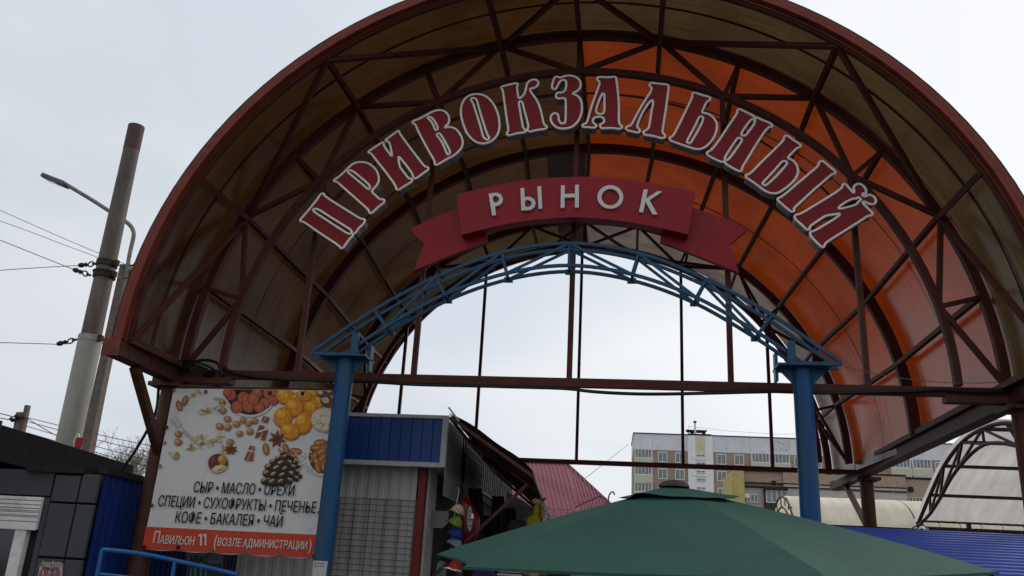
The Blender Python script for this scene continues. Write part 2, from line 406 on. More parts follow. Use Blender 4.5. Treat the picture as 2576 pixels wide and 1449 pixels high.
for x in (-4.28, -2.78, -.90, 1.0, 2.55):
    z1 = ZS + BI*math.sqrt(max(0, 1-((x-cxy(Y3))/AI)**2))
    strut('mullion', (x, Y3, 3.7), (x, Y3, z1), .055, m=RED_STEEL)
for x in (-4.28, 2.9, 3.3): pass
zz = [5.08]

# ================================================================== arched letter sign
sg = thing('letter_sign', (CX, 9.4, 5.9), 'arched row of dark red capital letters with white edges reading ПРИВОКЗАЛЬНЫЙ, above the ribbon sign', 'sign')
YL, DL = 9.33, .15
LET = {}
LET['П'] = (Z1, [(400,558),(422,566),(432,603),(690,765),(955,932),(1000,930),(1020,952),(985,1010),(930,1055),(880,1130),(852,1143),(836,1146),(846,1166),(790,1220),(740,1290),(700,1350),(660,1357),(645,1320),(380,1150),(125,968),(85,970),(68,948),(130,880),(200,800),(260,720),(320,650),(365,575)],
 [[(292,780),(330,785),(500,893),(700,1017),(812,1088),(826,1122),(800,1147),(765,1143),(600,1038),(400,908),(262,815),(264,793)]])
LET['Р'] = (Z1, [(562,365),(570,390),(610,392),(650,430),(800,560),(1000,740),(1070,800),(1075,843),(1108,850),(1150,810),(1220,745),(1298,685),(1295,645),(1235,650),(1170,590),(1112,540),(1122,508),(1180,450),(1215,390),(1215,310),(1180,220),(1110,150),(1030,112),(940,103),(860,120),(800,160),(740,225),(670,290),(600,345)],
 [[(770,235),(800,220),(850,245),(950,325),(1050,410),(1087,455),(1085,490),(1058,502),(1010,455),(900,365),(800,280),(765,258)]])
LET['И'] = (Z2, [(118,750),(125,768),(160,775),(240,880),(400,1080),(515,1240),(522,1295),(550,1310),(600,1280),(680,1230),(755,1185),(755,1148),(705,1140),(650,1070),(590,990),(575,960),(555,850),(560,822),(580,840),(680,960),(765,1080),(768,1125),(800,1147),(860,1110),(930,1055),(993,1012),(990,978),(940,970),(860,870),(700,660),(575,490),(572,458),(550,450),(490,495),(375,575),(368,598),(410,605),(435,640),(465,800),(458,818),(440,800),(340,660),(348,625),(320,618),(250,665),(180,710)], [])
LET['В'] = (Z2, [(762,308),(758,342),(800,350),(840,450),(960,680),(1085,890),(1078,930),(1105,947),(1160,920),(1260,860),(1360,810),(1440,740),(1485,670),(1490,590),(1460,510),(1400,430),(1330,398),(1280,393),(1235,408),(1228,396),(1280,345),(1298,290),(1280,220),(1230,165),(1160,146),(1080,160),(1000,200),(920,245),(840,285)],
 [[(985,248),(1020,246),(1070,290),(1110,360),(1132,420),(1105,447),(1083,430),(1060,360),(1020,300),(976,265)], [(1120,488),(1160,488),(1200,550),(1250,640),(1300,730),(1308,770),(1275,800),(1253,770),(1215,670),(1160,570),(1108,515)]])
LET['О'] = (Z3, [(400,350),(500,370),(580,430),(640,510),(690,620),(715,730),(718,850),(690,940),(630,1015),(560,1055),(470,1075),(380,1050),(300,990),(240,910),(195,800),(160,680),(155,570),(180,470),(230,400),(310,358)],
 [[(345,406),(385,430),(410,520),(460,690),(510,850),(545,950),(574,985),(545,1018),(510,1000),(478,970),(450,850),(400,690),(350,530),(325,465),(300,440),(313,415)]])
LET['К'] = (Z3, [(735,245),(742,270),(765,290),(790,480),(820,700),(850,880),(822,910),(830,948),(860,952),(950,925),(1095,905),(1105,878),(1060,850),(1040,740),(1010,560),(995,470),(1020,453),(1050,470),(1070,560),(1110,700),(1140,830),(1120,860),(1132,892),(1165,897),(1270,870),(1395,857),(1405,820),(1360,790),(1340,700),(1310,560),(1260,440),(1190,350),(1160,300),(1165,268),(1210,267),(1265,237),(1285,190),(1265,152),(1220,138),(1160,153),(1113,200),(1103,270),(1080,350),(1040,395),(1000,417),(985,380),(968,240),(988,210),(965,193),(860,215)], [])
LET['З'] = (Z4, [(240,170),(203,190),(185,260),(170,310),(185,352),(220,355),(250,320),(280,250),(320,220),(365,220),(382,260),(377,340),(350,390),(310,405),(255,403),(228,430),(235,478),(270,492),(350,480),(374,500),(374,700),(370,820),(350,852),(310,852),(278,820),(268,760),(265,725),(230,700),(185,708),(153,750),(155,810),(190,870),(250,915),(340,928),(430,916),(510,870),(570,790),(605,690),(610,580),(585,490),(530,440),(472,425),(480,410),(540,380),(580,340),(592,280),(575,220),(520,175),(440,155),(360,160),(295,190)], [])
LET['А'] = (Z4, [(845,178),(823,195),(833,225),(867,250),(850,320),(800,450),(740,620),(690,800),(670,850),(618,865),(612,892),(640,907),(700,902),(770,917),(812,902),(813,870),(768,840),(763,800),(790,763),(850,750),(910,763),(932,800),(925,840),(878,858),(868,890),(890,924),(960,918),(1060,918),(1150,932),(1187,915),(1187,885),(1150,860),(1140,780),(1145,600),(1130,400),(1110,250),(1105,190),(1085,173),(1000,182),(920,180)],
 [[(915,413),(932,430),(934,520),(934,660),(920,707),(870,717),(818,700),(810,660),(840,560),(880,460),(900,420)]])
LET['Л'] = (Z4, [(1615,260),(1588,280),(1588,310),(1622,330),(1600,400),(1530,500),(1440,650),(1370,780),(1320,880),(1258,895),(1240,922),(1265,952),(1340,967),(1410,987),(1447,972),(1442,930),(1403,905),(1420,840),(1470,720),(1540,600),(1600,525),(1635,513),(1640,560),(1610,700),(1590,850),(1570,930),(1508,960),(1495,990),(1520,1017),(1610,1027),(1700,1047),(1780,1070),(1812,1047),(1807,1010),(1770,985),(1790,850),(1830,600),(1855,400),(1867,308),(1840,283),(1760,280),(1680,270)], [])
LET['Ь'] = (Z5, [(480,113),(463,145),(470,180),(400,320),(300,530),(190,745),(143,760),(138,795),(170,817),(300,862),(440,912),(540,937),(620,922),(700,870),(780,770),(820,660),(827,580),(802,510),(750,450),(690,420),(620,407),(608,390),(650,300),(680,240),(727,222),(732,188),(690,168),(600,148),(530,120)],
 [[(590,453),(627,470),(622,520),(570,630),(500,750),(445,842),(420,852),(388,830),(393,805),(450,700),(520,570),(563,470)]])
LET['Н'] = (Z5, [(1140,348),(1118,375),(1120,410),(1050,510),(950,660),(840,830),(730,960),(688,970),(672,995),(700,1027),(800,1082),(900,1124),(928,1106),(936,1128),(960,1152),(1060,1212),(1150,1257),(1187,1242),(1187,1200),(1250,1100),(1370,900),(1480,730),(1570,612),(1622,612),(1627,585),(1590,553),(1500,518),(1410,478),(1380,484),(1366,462),(1300,423),(1210,378)],
 [[(1357,502),(1378,508),(1370,560),(1300,660),(1240,737),(1200,742),(1173,717),(1188,680),(1250,590),(1320,500)], [(1150,768),(1187,785),(1182,820),(1100,940),(1020,1050),(975,1095),(945,1094),(934,1060),(1000,950),(1080,830),(1123,773)]])
LET['Ь2'] = (Z6, [(565,118),(543,145),(545,170),(450,265),(300,410),(165,550),(118,558),(120,587),(170,617),(260,682),(340,742),(410,767),(480,762),(570,702),(660,622),(702,550),(702,480),(672,420),(620,383),(586,372),(600,350),(660,290),(690,260),(732,245),(732,223),(690,193),(640,163),(595,128)],
 [[(550,400),(580,415),(577,440),(500,532),(420,612),(350,674),(318,672),(303,650),(330,623),(410,538),(490,448),(525,410)]])
LET['Ы'] = (Z6, [(960,403),(933,420),(935,450),(880,500),(700,650),(520,805),(478,815),(473,840),(520,882),(590,942),(630,972),(662,962),(655,930),(700,890),(860,740),(1000,620),(1080,550),(1112,547),(1120,520),(1080,488),(1020,438),(985,408)], [])
LET['Й'] = (Z6, [(1220,653),(1198,670),(1195,700),(1100,770),(900,890),(730,995),(678,1000),(658,1025),(680,1062),(740,1112),(800,1172),(832,1167),(835,1130),(880,1100),(960,1045),(1020,1010),(1100,1000),(1165,990),(1170,1000),(1130,1035),(1010,1110),(880,1185),(843,1190),(833,1215),(860,1262),(920,1322),(970,1367),(997,1357),(1000,1325),(1080,1270),(1250,1165),(1400,1070),(1480,1015),(1522,1012),(1537,985),(1500,950),(1460,910),(1418,865),(1435,853),(1470,870),(1530,892),(1567,872),(1572,830),(1540,793),(1490,778),(1450,800),(1428,793),(1413,763),(1455,772),(1465,735),(1440,688),(1395,658),(1345,663),(1318,700),(1330,745),(1325,764),(1300,740),(1260,690)],
 [[(1375,806),(1402,825),(1397,845),(1370,860),(1360,885),(1300,907),(1180,937),(1153,932),(1158,915),(1220,868),(1310,823),(1350,823)]])
def onplane(z, pts, y, it=1):
    p = smooth_loop([ony(*z(*q), y) for q in pts], it); return p
for ch, (z, out, holes) in LET.items():
    o3 = onplane(z, out, YL); h3 = [onplane(z, h, YL) for h in holes]
    side = MB().prism(o3, h3, (0, DL, 0), front=False).build('letter', LET_SIDE, sg)
    side['label'] = 'red capital letter ' + {'Ь2': 'Ы, left half', 'Ы': 'Ы, right stroke'}.get(ch, ch) + ' with grey sides'
    MB().prism([p+Vector((0, .006, 0)) for p in o3], [[p+Vector((0, .006, 0)) for p in h] for h in h3], (0, .004, 0), sides=False, back=False).build('face', LET_RED, side)
    t = MB()
    for l in [o3]+h3: t.tube([p+Vector((0, -.002, 0)) for p in l], .0145, 6, closed=True)
    t.build('edge_tube', LET_WHITE, side, smooth=True)
for zc, am in ((ony(1520, 233, 9.5)[2], .0), (ony(1520, 320, 9.5)[2], .0)):
    b = zc-ZS
    pts = [Vector((CX+(b+.10)*math.sin(R_(t)), 9.5, ZS+b*math.cos(R_(t)))) for t in range(-56, 57, 4)]
    MB().tube(pts, .014, 6).build('sign_rail', RED_STEEL, sg, smooth=True)
    for x in (-2.49, CX, 1.15):
        z1 = ZS + b*math.cos(math.asin((x-CX)/(b+.1)))
        MB().bar((x, 9.5, z1), (x, Y1-.03, z1), .03).build('bracket', RED_STEEL, sg)

# ================================================================== ribbon sign
rb = thing('ribbon_sign', (CX, 9.35, 4.95), 'crimson ribbon-shaped sign with swallow tails and white letters РЫНОК, under the red arched letters', 'sign')
YR = 9.28
top = [Z7(*p) for p in ((712,345),(850,305),(1000,265),(1180,225),(1350,190),(1520,160),(1700,135),(1870,118),(2050,105),(2230,97),(2400,92))] + [Z8(*p) for p in ((260,94),(400,101),(600,114),(800,132),(1000,158),(1200,190),(1500,248),(1735,310))]
bot = [Z8(*p) for p in ((1628,890),(1400,832),(1100,768),(800,715),(600,688),(400,668),(200,655),(0,648))] + [Z7(*p) for p in ((2200,655),(2000,668),(1800,685),(1600,710),(1400,745),(1200,785),(1000,835),(780,895))]
MB().prism([ony(*p, YR) for p in top+bot], [], (0, .16, 0)).build('ribbon_panel', RIB_RED, rb)
lt = [Z7(*p) for p in ((760,530),(500,610),(300,690),(62,820),(262,1020),(190,1200),(120,1390),(400,1270),(570,1198),(750,1130),(940,1055),(1135,990),(1125,800))]
rt = [Z8(*p) for p in ((1640,510),(1700,525),(2000,620),(2250,720),(2445,820),(2205,1030),(2260,1200),(2330,1420),(2160,1345),(2000,1280),(1800,1198),(1600,1120),(1420,1050),(1245,990),(1262,820))]
for l in (lt, rt): MB().prism([ony(*p, YR+.17) for p in l], [], (0, .07, 0)).build('ribbon_tail', RIB_RED, rb)
RL = [(Z7, 'Р', [(1153,330),(1200,318),(1270,312),(1325,335),(1352,390),(1340,450),(1295,488),(1240,500),(1254,622),(1202,630)], [[(1205,365),(1250,353),(1290,372),(1300,410),(1280,442),(1222,456)]]),
 (Z7, 'Ы', [(1592,250),(1643,247),(1650,372),(1720,368),(1780,400),(1803,450),(1785,510),(1740,545),(1680,555),(1605,558)], [[(1652,412),(1710,412),(1746,438),(1746,480),(1710,508),(1656,512)]]),
 (Z7, 'Ы', [(1825,228),(1878,222),(1893,530),(1843,536)], []),
 (Z7, 'Н', [(2152,212),(2205,210),(2202,330),(2345,325),(2348,205),(2400,202),(2397,515),(2345,518),(2345,375),(2201,380),(2200,520),(2147,522)], []),
 (Z8, 'О', [(556+179*math.cos(t*math.pi/18), 371+162*math.sin(t*math.pi/18)) for t in range(36)], [[(557+123*math.cos(t*math.pi/18), 373+115*math.sin(t*math.pi/18)) for t in range(36)]]),
 (Z8, 'К', [(1015,268),(1073,268),(1050,392),(1210,290),(1272,297),(1095,415),(1208,612),(1140,612),(1042,435),(1008,584),(952,578)], [])]
for z, ch, out, holes in RL:
    o3 = [ony(*z(*p), YR-.035) for p in out]; h3 = [[ony(*z(*p), YR-.035) for p in h] for h in holes]
    if ch in ('Р', 'Ы') and len(out) > 4: h3 = [smooth_loop(h, 2) for h in h3]
    l = MB().prism(o3, h3, (0, .032, 0)).build('letter', RIB_WHITE, rb); l['label'] = 'white plastic letter ' + ch

# ================================================================== blue truss arch on two posts
bt = thing('blue_truss_arch', (CX, 9.1, 0), 'blue painted steel truss arch on two round posts in front of the canopy', 'arch')
def catmull(P, n=6):
    P = [Vector(p) for p in P]; Q = []
    for i in range(len(P)-1):
        p0 = P[i-1] if i else P[0]*2-P[1]; p1, p2 = P[i], P[i+1]; p3 = P[i+2] if i+2 < len(P) else P[-1]*2-P[-2]
        for k in range(n):
            t = k/n; Q.append(.5*((2*p1)+(p2-p0)*t+(2*p0-5*p1+4*p2-p3)*t*t+(3*p1-p0-3*p2+p3)*t**3))
    return Q+[P[-1]]
ON = [(-2.85, 3.915), (-2.18, 4.42), (-1.50, 4.82), (-.77, 5.12), (0, 5.235), (.77, 5.12), (1.50, 4.82), (2.18, 4.42), (2.85, 3.915)]
IN = [(-2.46, 3.905), (-2.03, 4.22), (-1.39, 4.61), (-.70, 4.87), (0, 4.97), (.70, 4.87), (1.39, 4.61), (2.03, 4.22), (2.46, 3.905)]
YF, YB = 8.99, 9.19; tw = .034
for y in (YF, YB):
    P = lambda q: Vector((CX+q[0], y, q[1]))
    for n_ in (ON, IN):
        pts = catmull([P(q) for q in n_]); MB().sweep(pts, tw, tw, (0, 0, 1)).build('chord', BLUE, bt)
    for k in range(1, 8): MB().bar(P(ON[k]), P(IN[k]), .028).build('web_post', BLUE, bt)
    for k in range(1, 4):
        MB().bar(P(ON[k+1]), P(IN[k]), .028).build('diagonal', BLUE, bt)
        MB().bar(P(ON[7-k]), P(IN[8-k]), .028).build('diagonal', BLUE, bt)
    for s in (-1, 1): MB().bar(P((s*2.86, 3.9)), P((s*2.3, 3.9)), tw, .03).build('base_rail', BLUE, bt)
for k in range(1, 8):
    for n_ in (ON, IN):
        MB().bar((CX+n_[k][0], YF, n_[k][1]), (CX+n_[k][0], YB, n_[k][1]), .026).build('spacer', BLUE, bt)
    MB().box((CX+IN[k][0]-.05, YB-.02, IN[k][1]-.035), (CX+IN[k][0]+.05, YB+.02, IN[k][1]+.022)).build('gusset', BLUE, bt)
for s in (-1, 1):
    px = CX+s*2.475
    post = MB().tube([(px, 9.09, .0), (px, 9.09, 3.86)], .1, 24).build('post', BLUE_POST, bt, smooth=True)
    MB().box((px-.27, 8.9, 3.862), (px+.27, 9.28, 3.882)).build('cap_plate', BLUE, bt)
    MB().box((CX+s*2.35-.04, 8.93, 3.875), (CX+s*2.35+.04, 8.96, 4.13)).build('bracket', BLUE, bt)
    MB().box((CX+s*2.22-.015, 9.1, 3.74), (CX+s*2.22+.015, 9.22, 4.04)).build('bracket', BLUE, bt)
    for d in (-1, 1):
        q = [(px+d*.09, 9.08, 3.86), (px+d*.25, 9.08, 3.86), (px+d*.09, 9.08, 3.68)]
        MB().prism([Vector(p) for p in q], [], (0, .012, 0)).build('gusset', BLUE, bt)
    for k in range(26):                                   # bird's-nest scraps of wire left on the plate
        pass
# ================================================================== printed banner
YBN = 9.42
bn = thing('banner', (-4.32, YBN, 1.72), 'white vinyl banner printed with nuts and dried fruit, tied between brown column and blue post', 'banner')
def B4(u, v, lay=0): return ony(*r4(u, v), YBN-.004-.0008*lay)
TL, TR, BR_, BL = B4(340, 128), B4(1497, 143), B4(1340, 1325), B4(120, 1258)
s = MB(); NB = 28; rnd = random.Random(3)
def cloth_off(a, b):                                      # small pulls towards the eyelets
    return .006*math.sin(a*math.pi*10)*abs(2*b-1)**4 + .004*math.sin(b*math.pi*8+1)*abs(2*a-1)**4
for i in range(NB+1):
    for j in range(NB+1):
        a, b = i/NB, j/NB; p = TL*(1-a)*(1-b)+TR*a*(1-b)+BR_*a*b+BL*(1-a)*b
        s.v.append(p+Vector((0, .012+cloth_off(a, b)*.5, -.010*math.sin(a*math.pi*5)**2*b**6)))
for i in range(NB):
    for j in range(NB): k = i*(NB+1)+j; s.f.append((k, k+1, k+NB+2, k+NB+1))
VINYL = mat('white_vinyl', (.86, .84, .82), .38, var=.05, scale=1.2, dirt=lin((196, 188, 182)), dirt_amt=.5, dscale=2, bump=.1, bscale=4)
s.build('vinyl_sheet', VINYL, bn, smooth=True)
OR_P = mat('orange_red_print', lin((214, 72, 42)), .4, var=.05, scale=2)
BLK = mat('black_print', lin((26, 24, 26)), .5, var=.05)
WHP = mat('white_print', lin((236, 224, 214)), .5, var=.03)
MB().quad(B4(147, 1102, 1), B4(1360, 1160, 1), B4(1340, 1322, 1), B4(122, 1256, 1)).build('colour_band', OR_P, bn)
MB().quad(B4(122, 1256, 1)+Vector((0, .0, 0)), B4(1340, 1322, 1), B4(1339, 1325, 1)+Vector((0, .06, -.005)), B4(121, 1258, 1)+Vector((0, .06, -.005))).build('hem', OR_P, bn)
t = MB()
for body, a, b_, cap in (('СЫР • МАСЛО • ОРЕХИ', (478, 860), (1185, 886), 78), ('СПЕЦИИ • СУХОФРУКТЫ • ПЕЧЕНЬЕ', (228, 957), (1338, 1006), 78), ('КОФЕ • БАКАЛЕЯ • ЧАЙ', (350, 1072), (1102, 1106), 80)):
    p0, p1 = B4(*a, 13), B4(*b_, 13); cz = (B4(a[0], a[1]-cap, 13)-B4(*a, 13))[2]
    put_text(t, body, p0, p1, cz, up=(.02, 0, 1), bold=.010)
t.build('lettering', BLK, bn)
t = MB()
for body, a, b_, cap in (('П', (196, 1215), (236, 1217), 84), ('АВИЛЬОН', (242, 1220), (482, 1231), 60), ('(', (624, 1238), (640, 1239), 84), ('ВОЗЛЕ', (648, 1236), (812, 1243), 58), ('АДМИНИСТРАЦИИ', (826, 1244), (1278, 1262), 58), (')', (1290, 1268), (1306, 1269), 84)):
    p0, p1 = B4(*a, 13), B4(*b_, 13); cz = (B4(a[0], a[1]-cap, 13)-B4(*a, 13))[2]
    put_text(t, body, p0, p1, cz, up=(.02, 0, 1), bold=.012)
for x_ in (529, 561):                                     # the two condensed ones with a flag
    t.quad(B4(x_, 1152, 13), B4(x_+13, 1152, 13), B4(x_+12, 1235, 13), B4(x_-1, 1235, 13)); t.quad(B4(x_+1, 1152, 13.2), B4(x_+1, 1166, 13.2), B4(x_-13, 1174, 13.2), B4(x_-13, 1163, 13.2))
t.build('lettering', WHP, bn)
# printed still life: flat shapes
pm = {}
def PM(c):
    if c not in pm: pm[c] = mat('print_colour', lin(c), .4, var=.22, scale=26)
    return pm[c]
shapes = {}
LAYN = [0]
def nl():
    LAYN[0] += 1; return 1+LAYN[0]*.013
def inside(u, v):                                         # keep the print on the sheet
    def L(a, b, t): return a+(b-a)*t
    tt = (v-128)/1197.; ul = L(340, 120, tt)+3; ur = L(1497, 1340, tt)-3
    vt = 128+(u-340)*.013+3
    return min(max(u, ul), ur), max(v, vt)
def blob(c, u, v, ru, rv, ang=0, lay=1, n=14, jag=0):
    m_ = shapes.setdefault(c, MB()); pts = []; lay = nl()
    for k in range(n):
        t_ = 2*math.pi*k/n; f = 1+jag*math.sin(k*2.7+u)
        x, y = ru*math.cos(t_)*f, rv*math.sin(t_)*f; ca, sa = math.cos(R_(ang)), math.sin(R_(ang))
        pts.append(B4(*inside(u+x*ca-y*sa, v+x*sa+y*ca), lay))
    i = len(m_.v); m_.v += pts; m_.f.append(tuple(range(i, i+n)))
def poly(c, pts, lay=1):
    lay = nl(); m_ = shapes.setdefault(c, MB()); i = len(m_.v); m_.v += [B4(*inside(*p), lay) for p in pts]; m_.f.append(tuple(range(i, i+len(pts))))
def nut(u, v, r, ang=0, base=(186, 126, 72), lit=(218, 172, 118), lay=1, asp=.85):
    r *= .9; blob((128, 78, 44), u+2, v+2, r*1.0, r*asp*1.0, ang, lay); blob(base, u, v, r*.96, r*asp*.96, ang, lay+1); blob(lit, u-r*.2, v-r*.22, r*.55, r*asp*.5, ang, lay+2); blob((226, 190, 140), u-r*.3, v-r*.32, r*.2, r*.14, ang, lay+3, n=8)
def almond(u, v, r, ang):
    blob((120, 66, 24), u+1, v+2, r*1.04, r*.56, ang, 2); blob((176, 108, 48), u, v, r, r*.5, ang, 3); blob((208, 146, 78), u, v, r*.8, r*.22, ang, 4); blob((226, 176, 112), u-2, v-2, r*.5, r*.08, ang, 5, n=8)
# bowl of dates
blob((226, 220, 214), 880, 130, 196, 203, 0, 1, 40); blob((54, 24, 16), 882, 126, 180, 190, 0, 2, 40)
for q in ((742,175,44),(838,200,50),(930,165,42),(1010,165,44),(790,262,48),(868,262,44),(985,235,40),(945,262,42),(1040,215,36),(905,205,46),(720,160,34),(1048,160,30)):
    blob((116, 44, 28), q[0], q[1], q[2]*1.02, q[2]*.92, rnd.random()*90, 3); blob((196, 100, 66), q[0]-2, q[1]-3, q[2]*.92, q[2]*.8, rnd.random()*90, 4)
    for _ in range(5): blob((208, 128, 92), q[0]-q[2]*.5+rnd.random()*q[2]*.8, q[1]-q[2]*.5+rnd.random()*q[2]*.7, q[2]*.2, q[2]*.09, rnd.random()*180, 5, n=8)
# dried apricots
for q in ((1130,185,72,60),(1230,215,70,66),(1320,170,70,50),(1190,260,66,74),(1320,270,66,70),(1110,330,68,74),(1255,370,62,84),(1160,430,72,62),(1260,180,60,40),(1370,225,40,50)):
    blob((196, 104, 8), q[0]+2, q[1]+3, q[2], q[3], 15, 1); blob((236, 150, 14), q[0]-2, q[1]-3, q[2]*.9, q[3]*.88, 15, 2); blob((250, 184, 42), q[0]-q[2]*.25, q[1]-q[3]*.3, q[2]*.5, q[3]*.4, 20, 3); blob((255, 214, 110), q[0]-q[2]*.35, q[1]-q[3]*.42, q[2]*.16, q[3]*.1, 20, 4, n=8)
# walnut half, hazelnuts beside, almonds bowl
blob((206, 190, 150), 1405, 350, 96, 88, 0, 3, 24, .03); blob((236, 228, 200), 1395, 345, 84, 74, 0, 4, 24, .05)
for k in range(9): blob((188, 170, 110), 1350+rnd.random()*90, 300+rnd.random()*100, 16, 4, rnd.random()*180, 5, n=8)
for q in ((1420,222,56,30),(1470,190,34,0),(1380,165,40,20),(1440,150,40,10)): nut(q[0], q[1], q[2], q[3], (120,70,40), (222,206,186), lay=3)
blob((236, 232, 224), 1395, 615, 122, 132, 0, 1, 30); blob((92, 52, 22), 1398, 612, 106, 116, 0, 1.5, 30)
for q in ((1370,510,46,-10),(1345,545,44,0),(1400,545,44,-25),(1375,575,44,-30),(1420,600,34,-60),(1330,610,40,-70),(1385,620,46,-50),(1350,650,44,60),(1355,690,38,75),(1395,680,40,80),(1410,650,36,70),(1425,530,30,-40)): almond(q[0], q[1], q[2], q[3])
# hazelnuts scattered
for q in ((720,343,30),(665,395,32),(722,403,30),(782,378,30),(830,352,28),(868,375,27),(912,357,28),(805,445,28),(878,430,30),(738,505,30),(372,505,32),(372,450,28),(690,285,28),(682,225,26),(270,510,20)): nut(q[0], q[1], q[2], rnd.random()*60-30)
for q in ((380,250,38,70),(422,212,36,105),(990,553,42,80),(1130,550,38,70),(1198,568,42,5),(1175,612,40,25)): almond(*q)
# walnut pieces and yellow crumbs
for cx_, cy_, r_, n_ in ((560,285,46,16),(350,600,44,14),(560,490,60,16),(650,490,50,14),(690,560,34,8),(460,545,30,9),(470,165,40,7),(520,470,26,6),(650,270,40,6)):
    for _ in range(n_): blob(rnd.choice(((214,186,110),(232,214,150),(200,160,84),(222,204,120),(176,134,66))), cx_+rnd.gauss(0, r_*.5), cy_+rnd.gauss(0, r_*.4), 6+rnd.random()*11, 4+rnd.random()*8, rnd.random()*180, 1+rnd.random(), n=8, jag=.2)
# spoon
poly((196,188,180), [(395,425),(420,420),(545,553),(540,558)], 1)
for k, (a, b_, c_, d_) in enumerate(((350,350,26,22),(375,385,24,20),(395,420,26,16))): blob((206,198,190), a, b_, c_, d_, 40, 1+.1*k); blob((228,222,216), a-2, b_-2, c_*.6, d_*.55, 40, 1.6+.1*k)
# bowl with nuts
blob((98, 50, 28), 655, 655, 70, 66, 0, 1, 26); blob((120, 52, 34), 622, 645, 36, 48, 12, 2); blob((152, 72, 46), 615, 632, 18, 24, 12, 3); blob((206, 140, 46), 684, 632, 31, 36, -12, 2); blob((232, 184, 96), 678, 622, 16, 18, -12, 3)
blob((222, 196, 150), 662, 695, 54, 27, -14, 3, 20, .1); blob((240, 224, 188), 655, 688, 38, 15, -14, 4, 16, .15); blob((176, 134, 84), 668, 702, 24, 6, -20, 5, 10, .2)
# star anise
for cx_, cy_, R0 in ((1070, 485, 68), (745, 560, 52)):
    for k in range(7):
        a = 2*math.pi*k/7+.3; c_, s_ = math.cos(a), math.sin(a); fl = 1 if R0 > 60 else .75
        poly((104, 44, 26), [(cx_-s_*9, cy_+c_*9*fl), (cx_+c_*R0*.5-s_*12, cy_+(s_*R0*.5+c_*12)*fl), (cx_+c_*R0, cy_+s_*R0*fl), (cx_+c_*R0*.5+s_*12, cy_+(s_*R0*.5-c_*12)*fl), (cx_+s_*9, cy_-c_*9*fl)], 6)
        blob((164, 92, 52), cx_+c_*R0*.45, cy_+s_*R0*.45*fl, R0*.2, 3.5, math.degrees(a), 7, n=8)
# cinnamon sticks
for q in (((975,322),(1020,335),(1000,372),(955,362)), ((945,385),(985,395),(945,470),(912,480)), ((975,430),(1008,418),(985,495),(955,490))): poly((146, 84, 50), q, 2)
for q in (((880,530),(912,536),(900,640),(838,632)),): poly((156, 92, 54), q, 2)
poly((206, 150, 104), ((895,535),(903,537),(868,634),(856,633)), 3); poly((96, 50, 30), ((880,532),(886,532),(846,630),(840,630)), 3); poly((214,160,112), ((990,328),(998,330),(975,366),(966,364)), 3); poly((240,236,230), ((935,430),(1000,410),(1002,416),(938,440)), 4); poly((240,236,230), ((862,560),(905,570),(904,578),(858,570)), 4)
# pine cone
cone_c = [(1110,585,18),(1080,620,24),(1130,610,24),(1170,610,20),(1045,645,26),(1100,655,28),(1150,650,24),(1195,640,20),(1015,680,28),(1070,690,30),(1130,695,26),(1175,680,22),(1215,675,18),(1000,725,28),(1050,735,30),(1110,740,28),(1160,730,24),(1205,715,20),(1225,740,18),(985,780,26),(1040,785,30),(1100,785,28),(1150,775,24),(1200,760,20)]
for (a, b_, r_) in cone_c:
    blob((44, 30, 24), a, b_+6, r_*1.25, r_*.95, 20, 5); 
for (a, b_, r_) in cone_c:
    sd = 1 if a > 1140 else -1
    blob((150, 116, 78), a+7*sd, b_-6, r_*.85, r_*.36, 28*sd, 6, n=10); blob((216, 190, 150), a+10*sd, b_-10, r_*.66, r_*.2, 28*sd, 7, n=8)
for q in ((1085,560),(1125,560),(1100,575)): blob((176,134,84), q[0], q[1], 12, 7, 60, 6)
for _ in range(26): blob((212, 204, 196), 1180+rnd.random()*130, 560+rnd.random()*150, 7+rnd.random()*7, 3+rnd.random()*3, rnd.random()*180, 1, n=8)
blob((206,184,140), 650, 200, 30, 8, 0, 1, 8, .2)
for c, m_ in shapes.items():
    stuff(m_.build('printed_picture', PM(c), bn, recalc=False))
EYE_M = mat('eyelet_metal', lin((150, 140, 130)), .4, .7)
for q in ((345,142),(568,152),(792,155),(1018,162),(1248,165),(1490,155),(292,403),(245,675),(188,952),(136,1245),(372,1248),(607,1262),(845,1275),(1083,1290),(1330,1312),(1447,433),(1408,714),(1368,1003)):
    p = B4(*q, 13); e = MB().tube([p+Vector((.017*math.cos(t_*math.pi/5), 0, .017*math.sin(t_*math.pi/5))) for t_ in range(10)], .006, 5, closed=True)
    e.ball(p+Vector((0, .001, 0)), .008, 6, 4); e.build('eyelet', EYE_M if q[0] % 2 else BLACKRUB, bn)
MB().bar(B4(352, 116)+Vector((0, .06, 0)), B4(1490, 134)+Vector((0, .06, 0)), .03).build('top_batten', RED_STEEL, bn)
# notice sheet on the post
nb = thing('paper_notice', (-3.13, 8.98, 1.4), 'white printed notice sheet stuck to the blue post, below banner corner', 'notice')
def cyl(u, z, r=.104): a = u/.1; return Vector((-3.135+r*math.sin(a), 9.09-r*math.cos(a), z))
s = MB()
for k in range(9): s.v += [cyl(-.085+.17*k/8, 1.695), cyl(-.085+.17*k/8, 1.40)]
for k in range(8): s.f.append((2*k, 2*k+2, 2*k+3, 2*k+1))
s.build('sheet', mat('notice_paper', lin((214, 210, 208)), .6, var=.05), nb)
t = MB()
for ln, z in (('УВАЖАЕМЫЕ', 1.665), ('ПОСЕТИТЕЛИ!', 1.635)):
    v, f = text_raw(ln, .01); x0, x1 = min(p[0] for p in v), max(p[0] for p in v); i = len(t.v)
    for p in v: t.v.append(cyl(-.055+.11*(p[0]-x0)/(x1-x0), z+p[1]/CAP*.013, .1055))
    t.f += [tuple(i+k for k in q) for q in f]
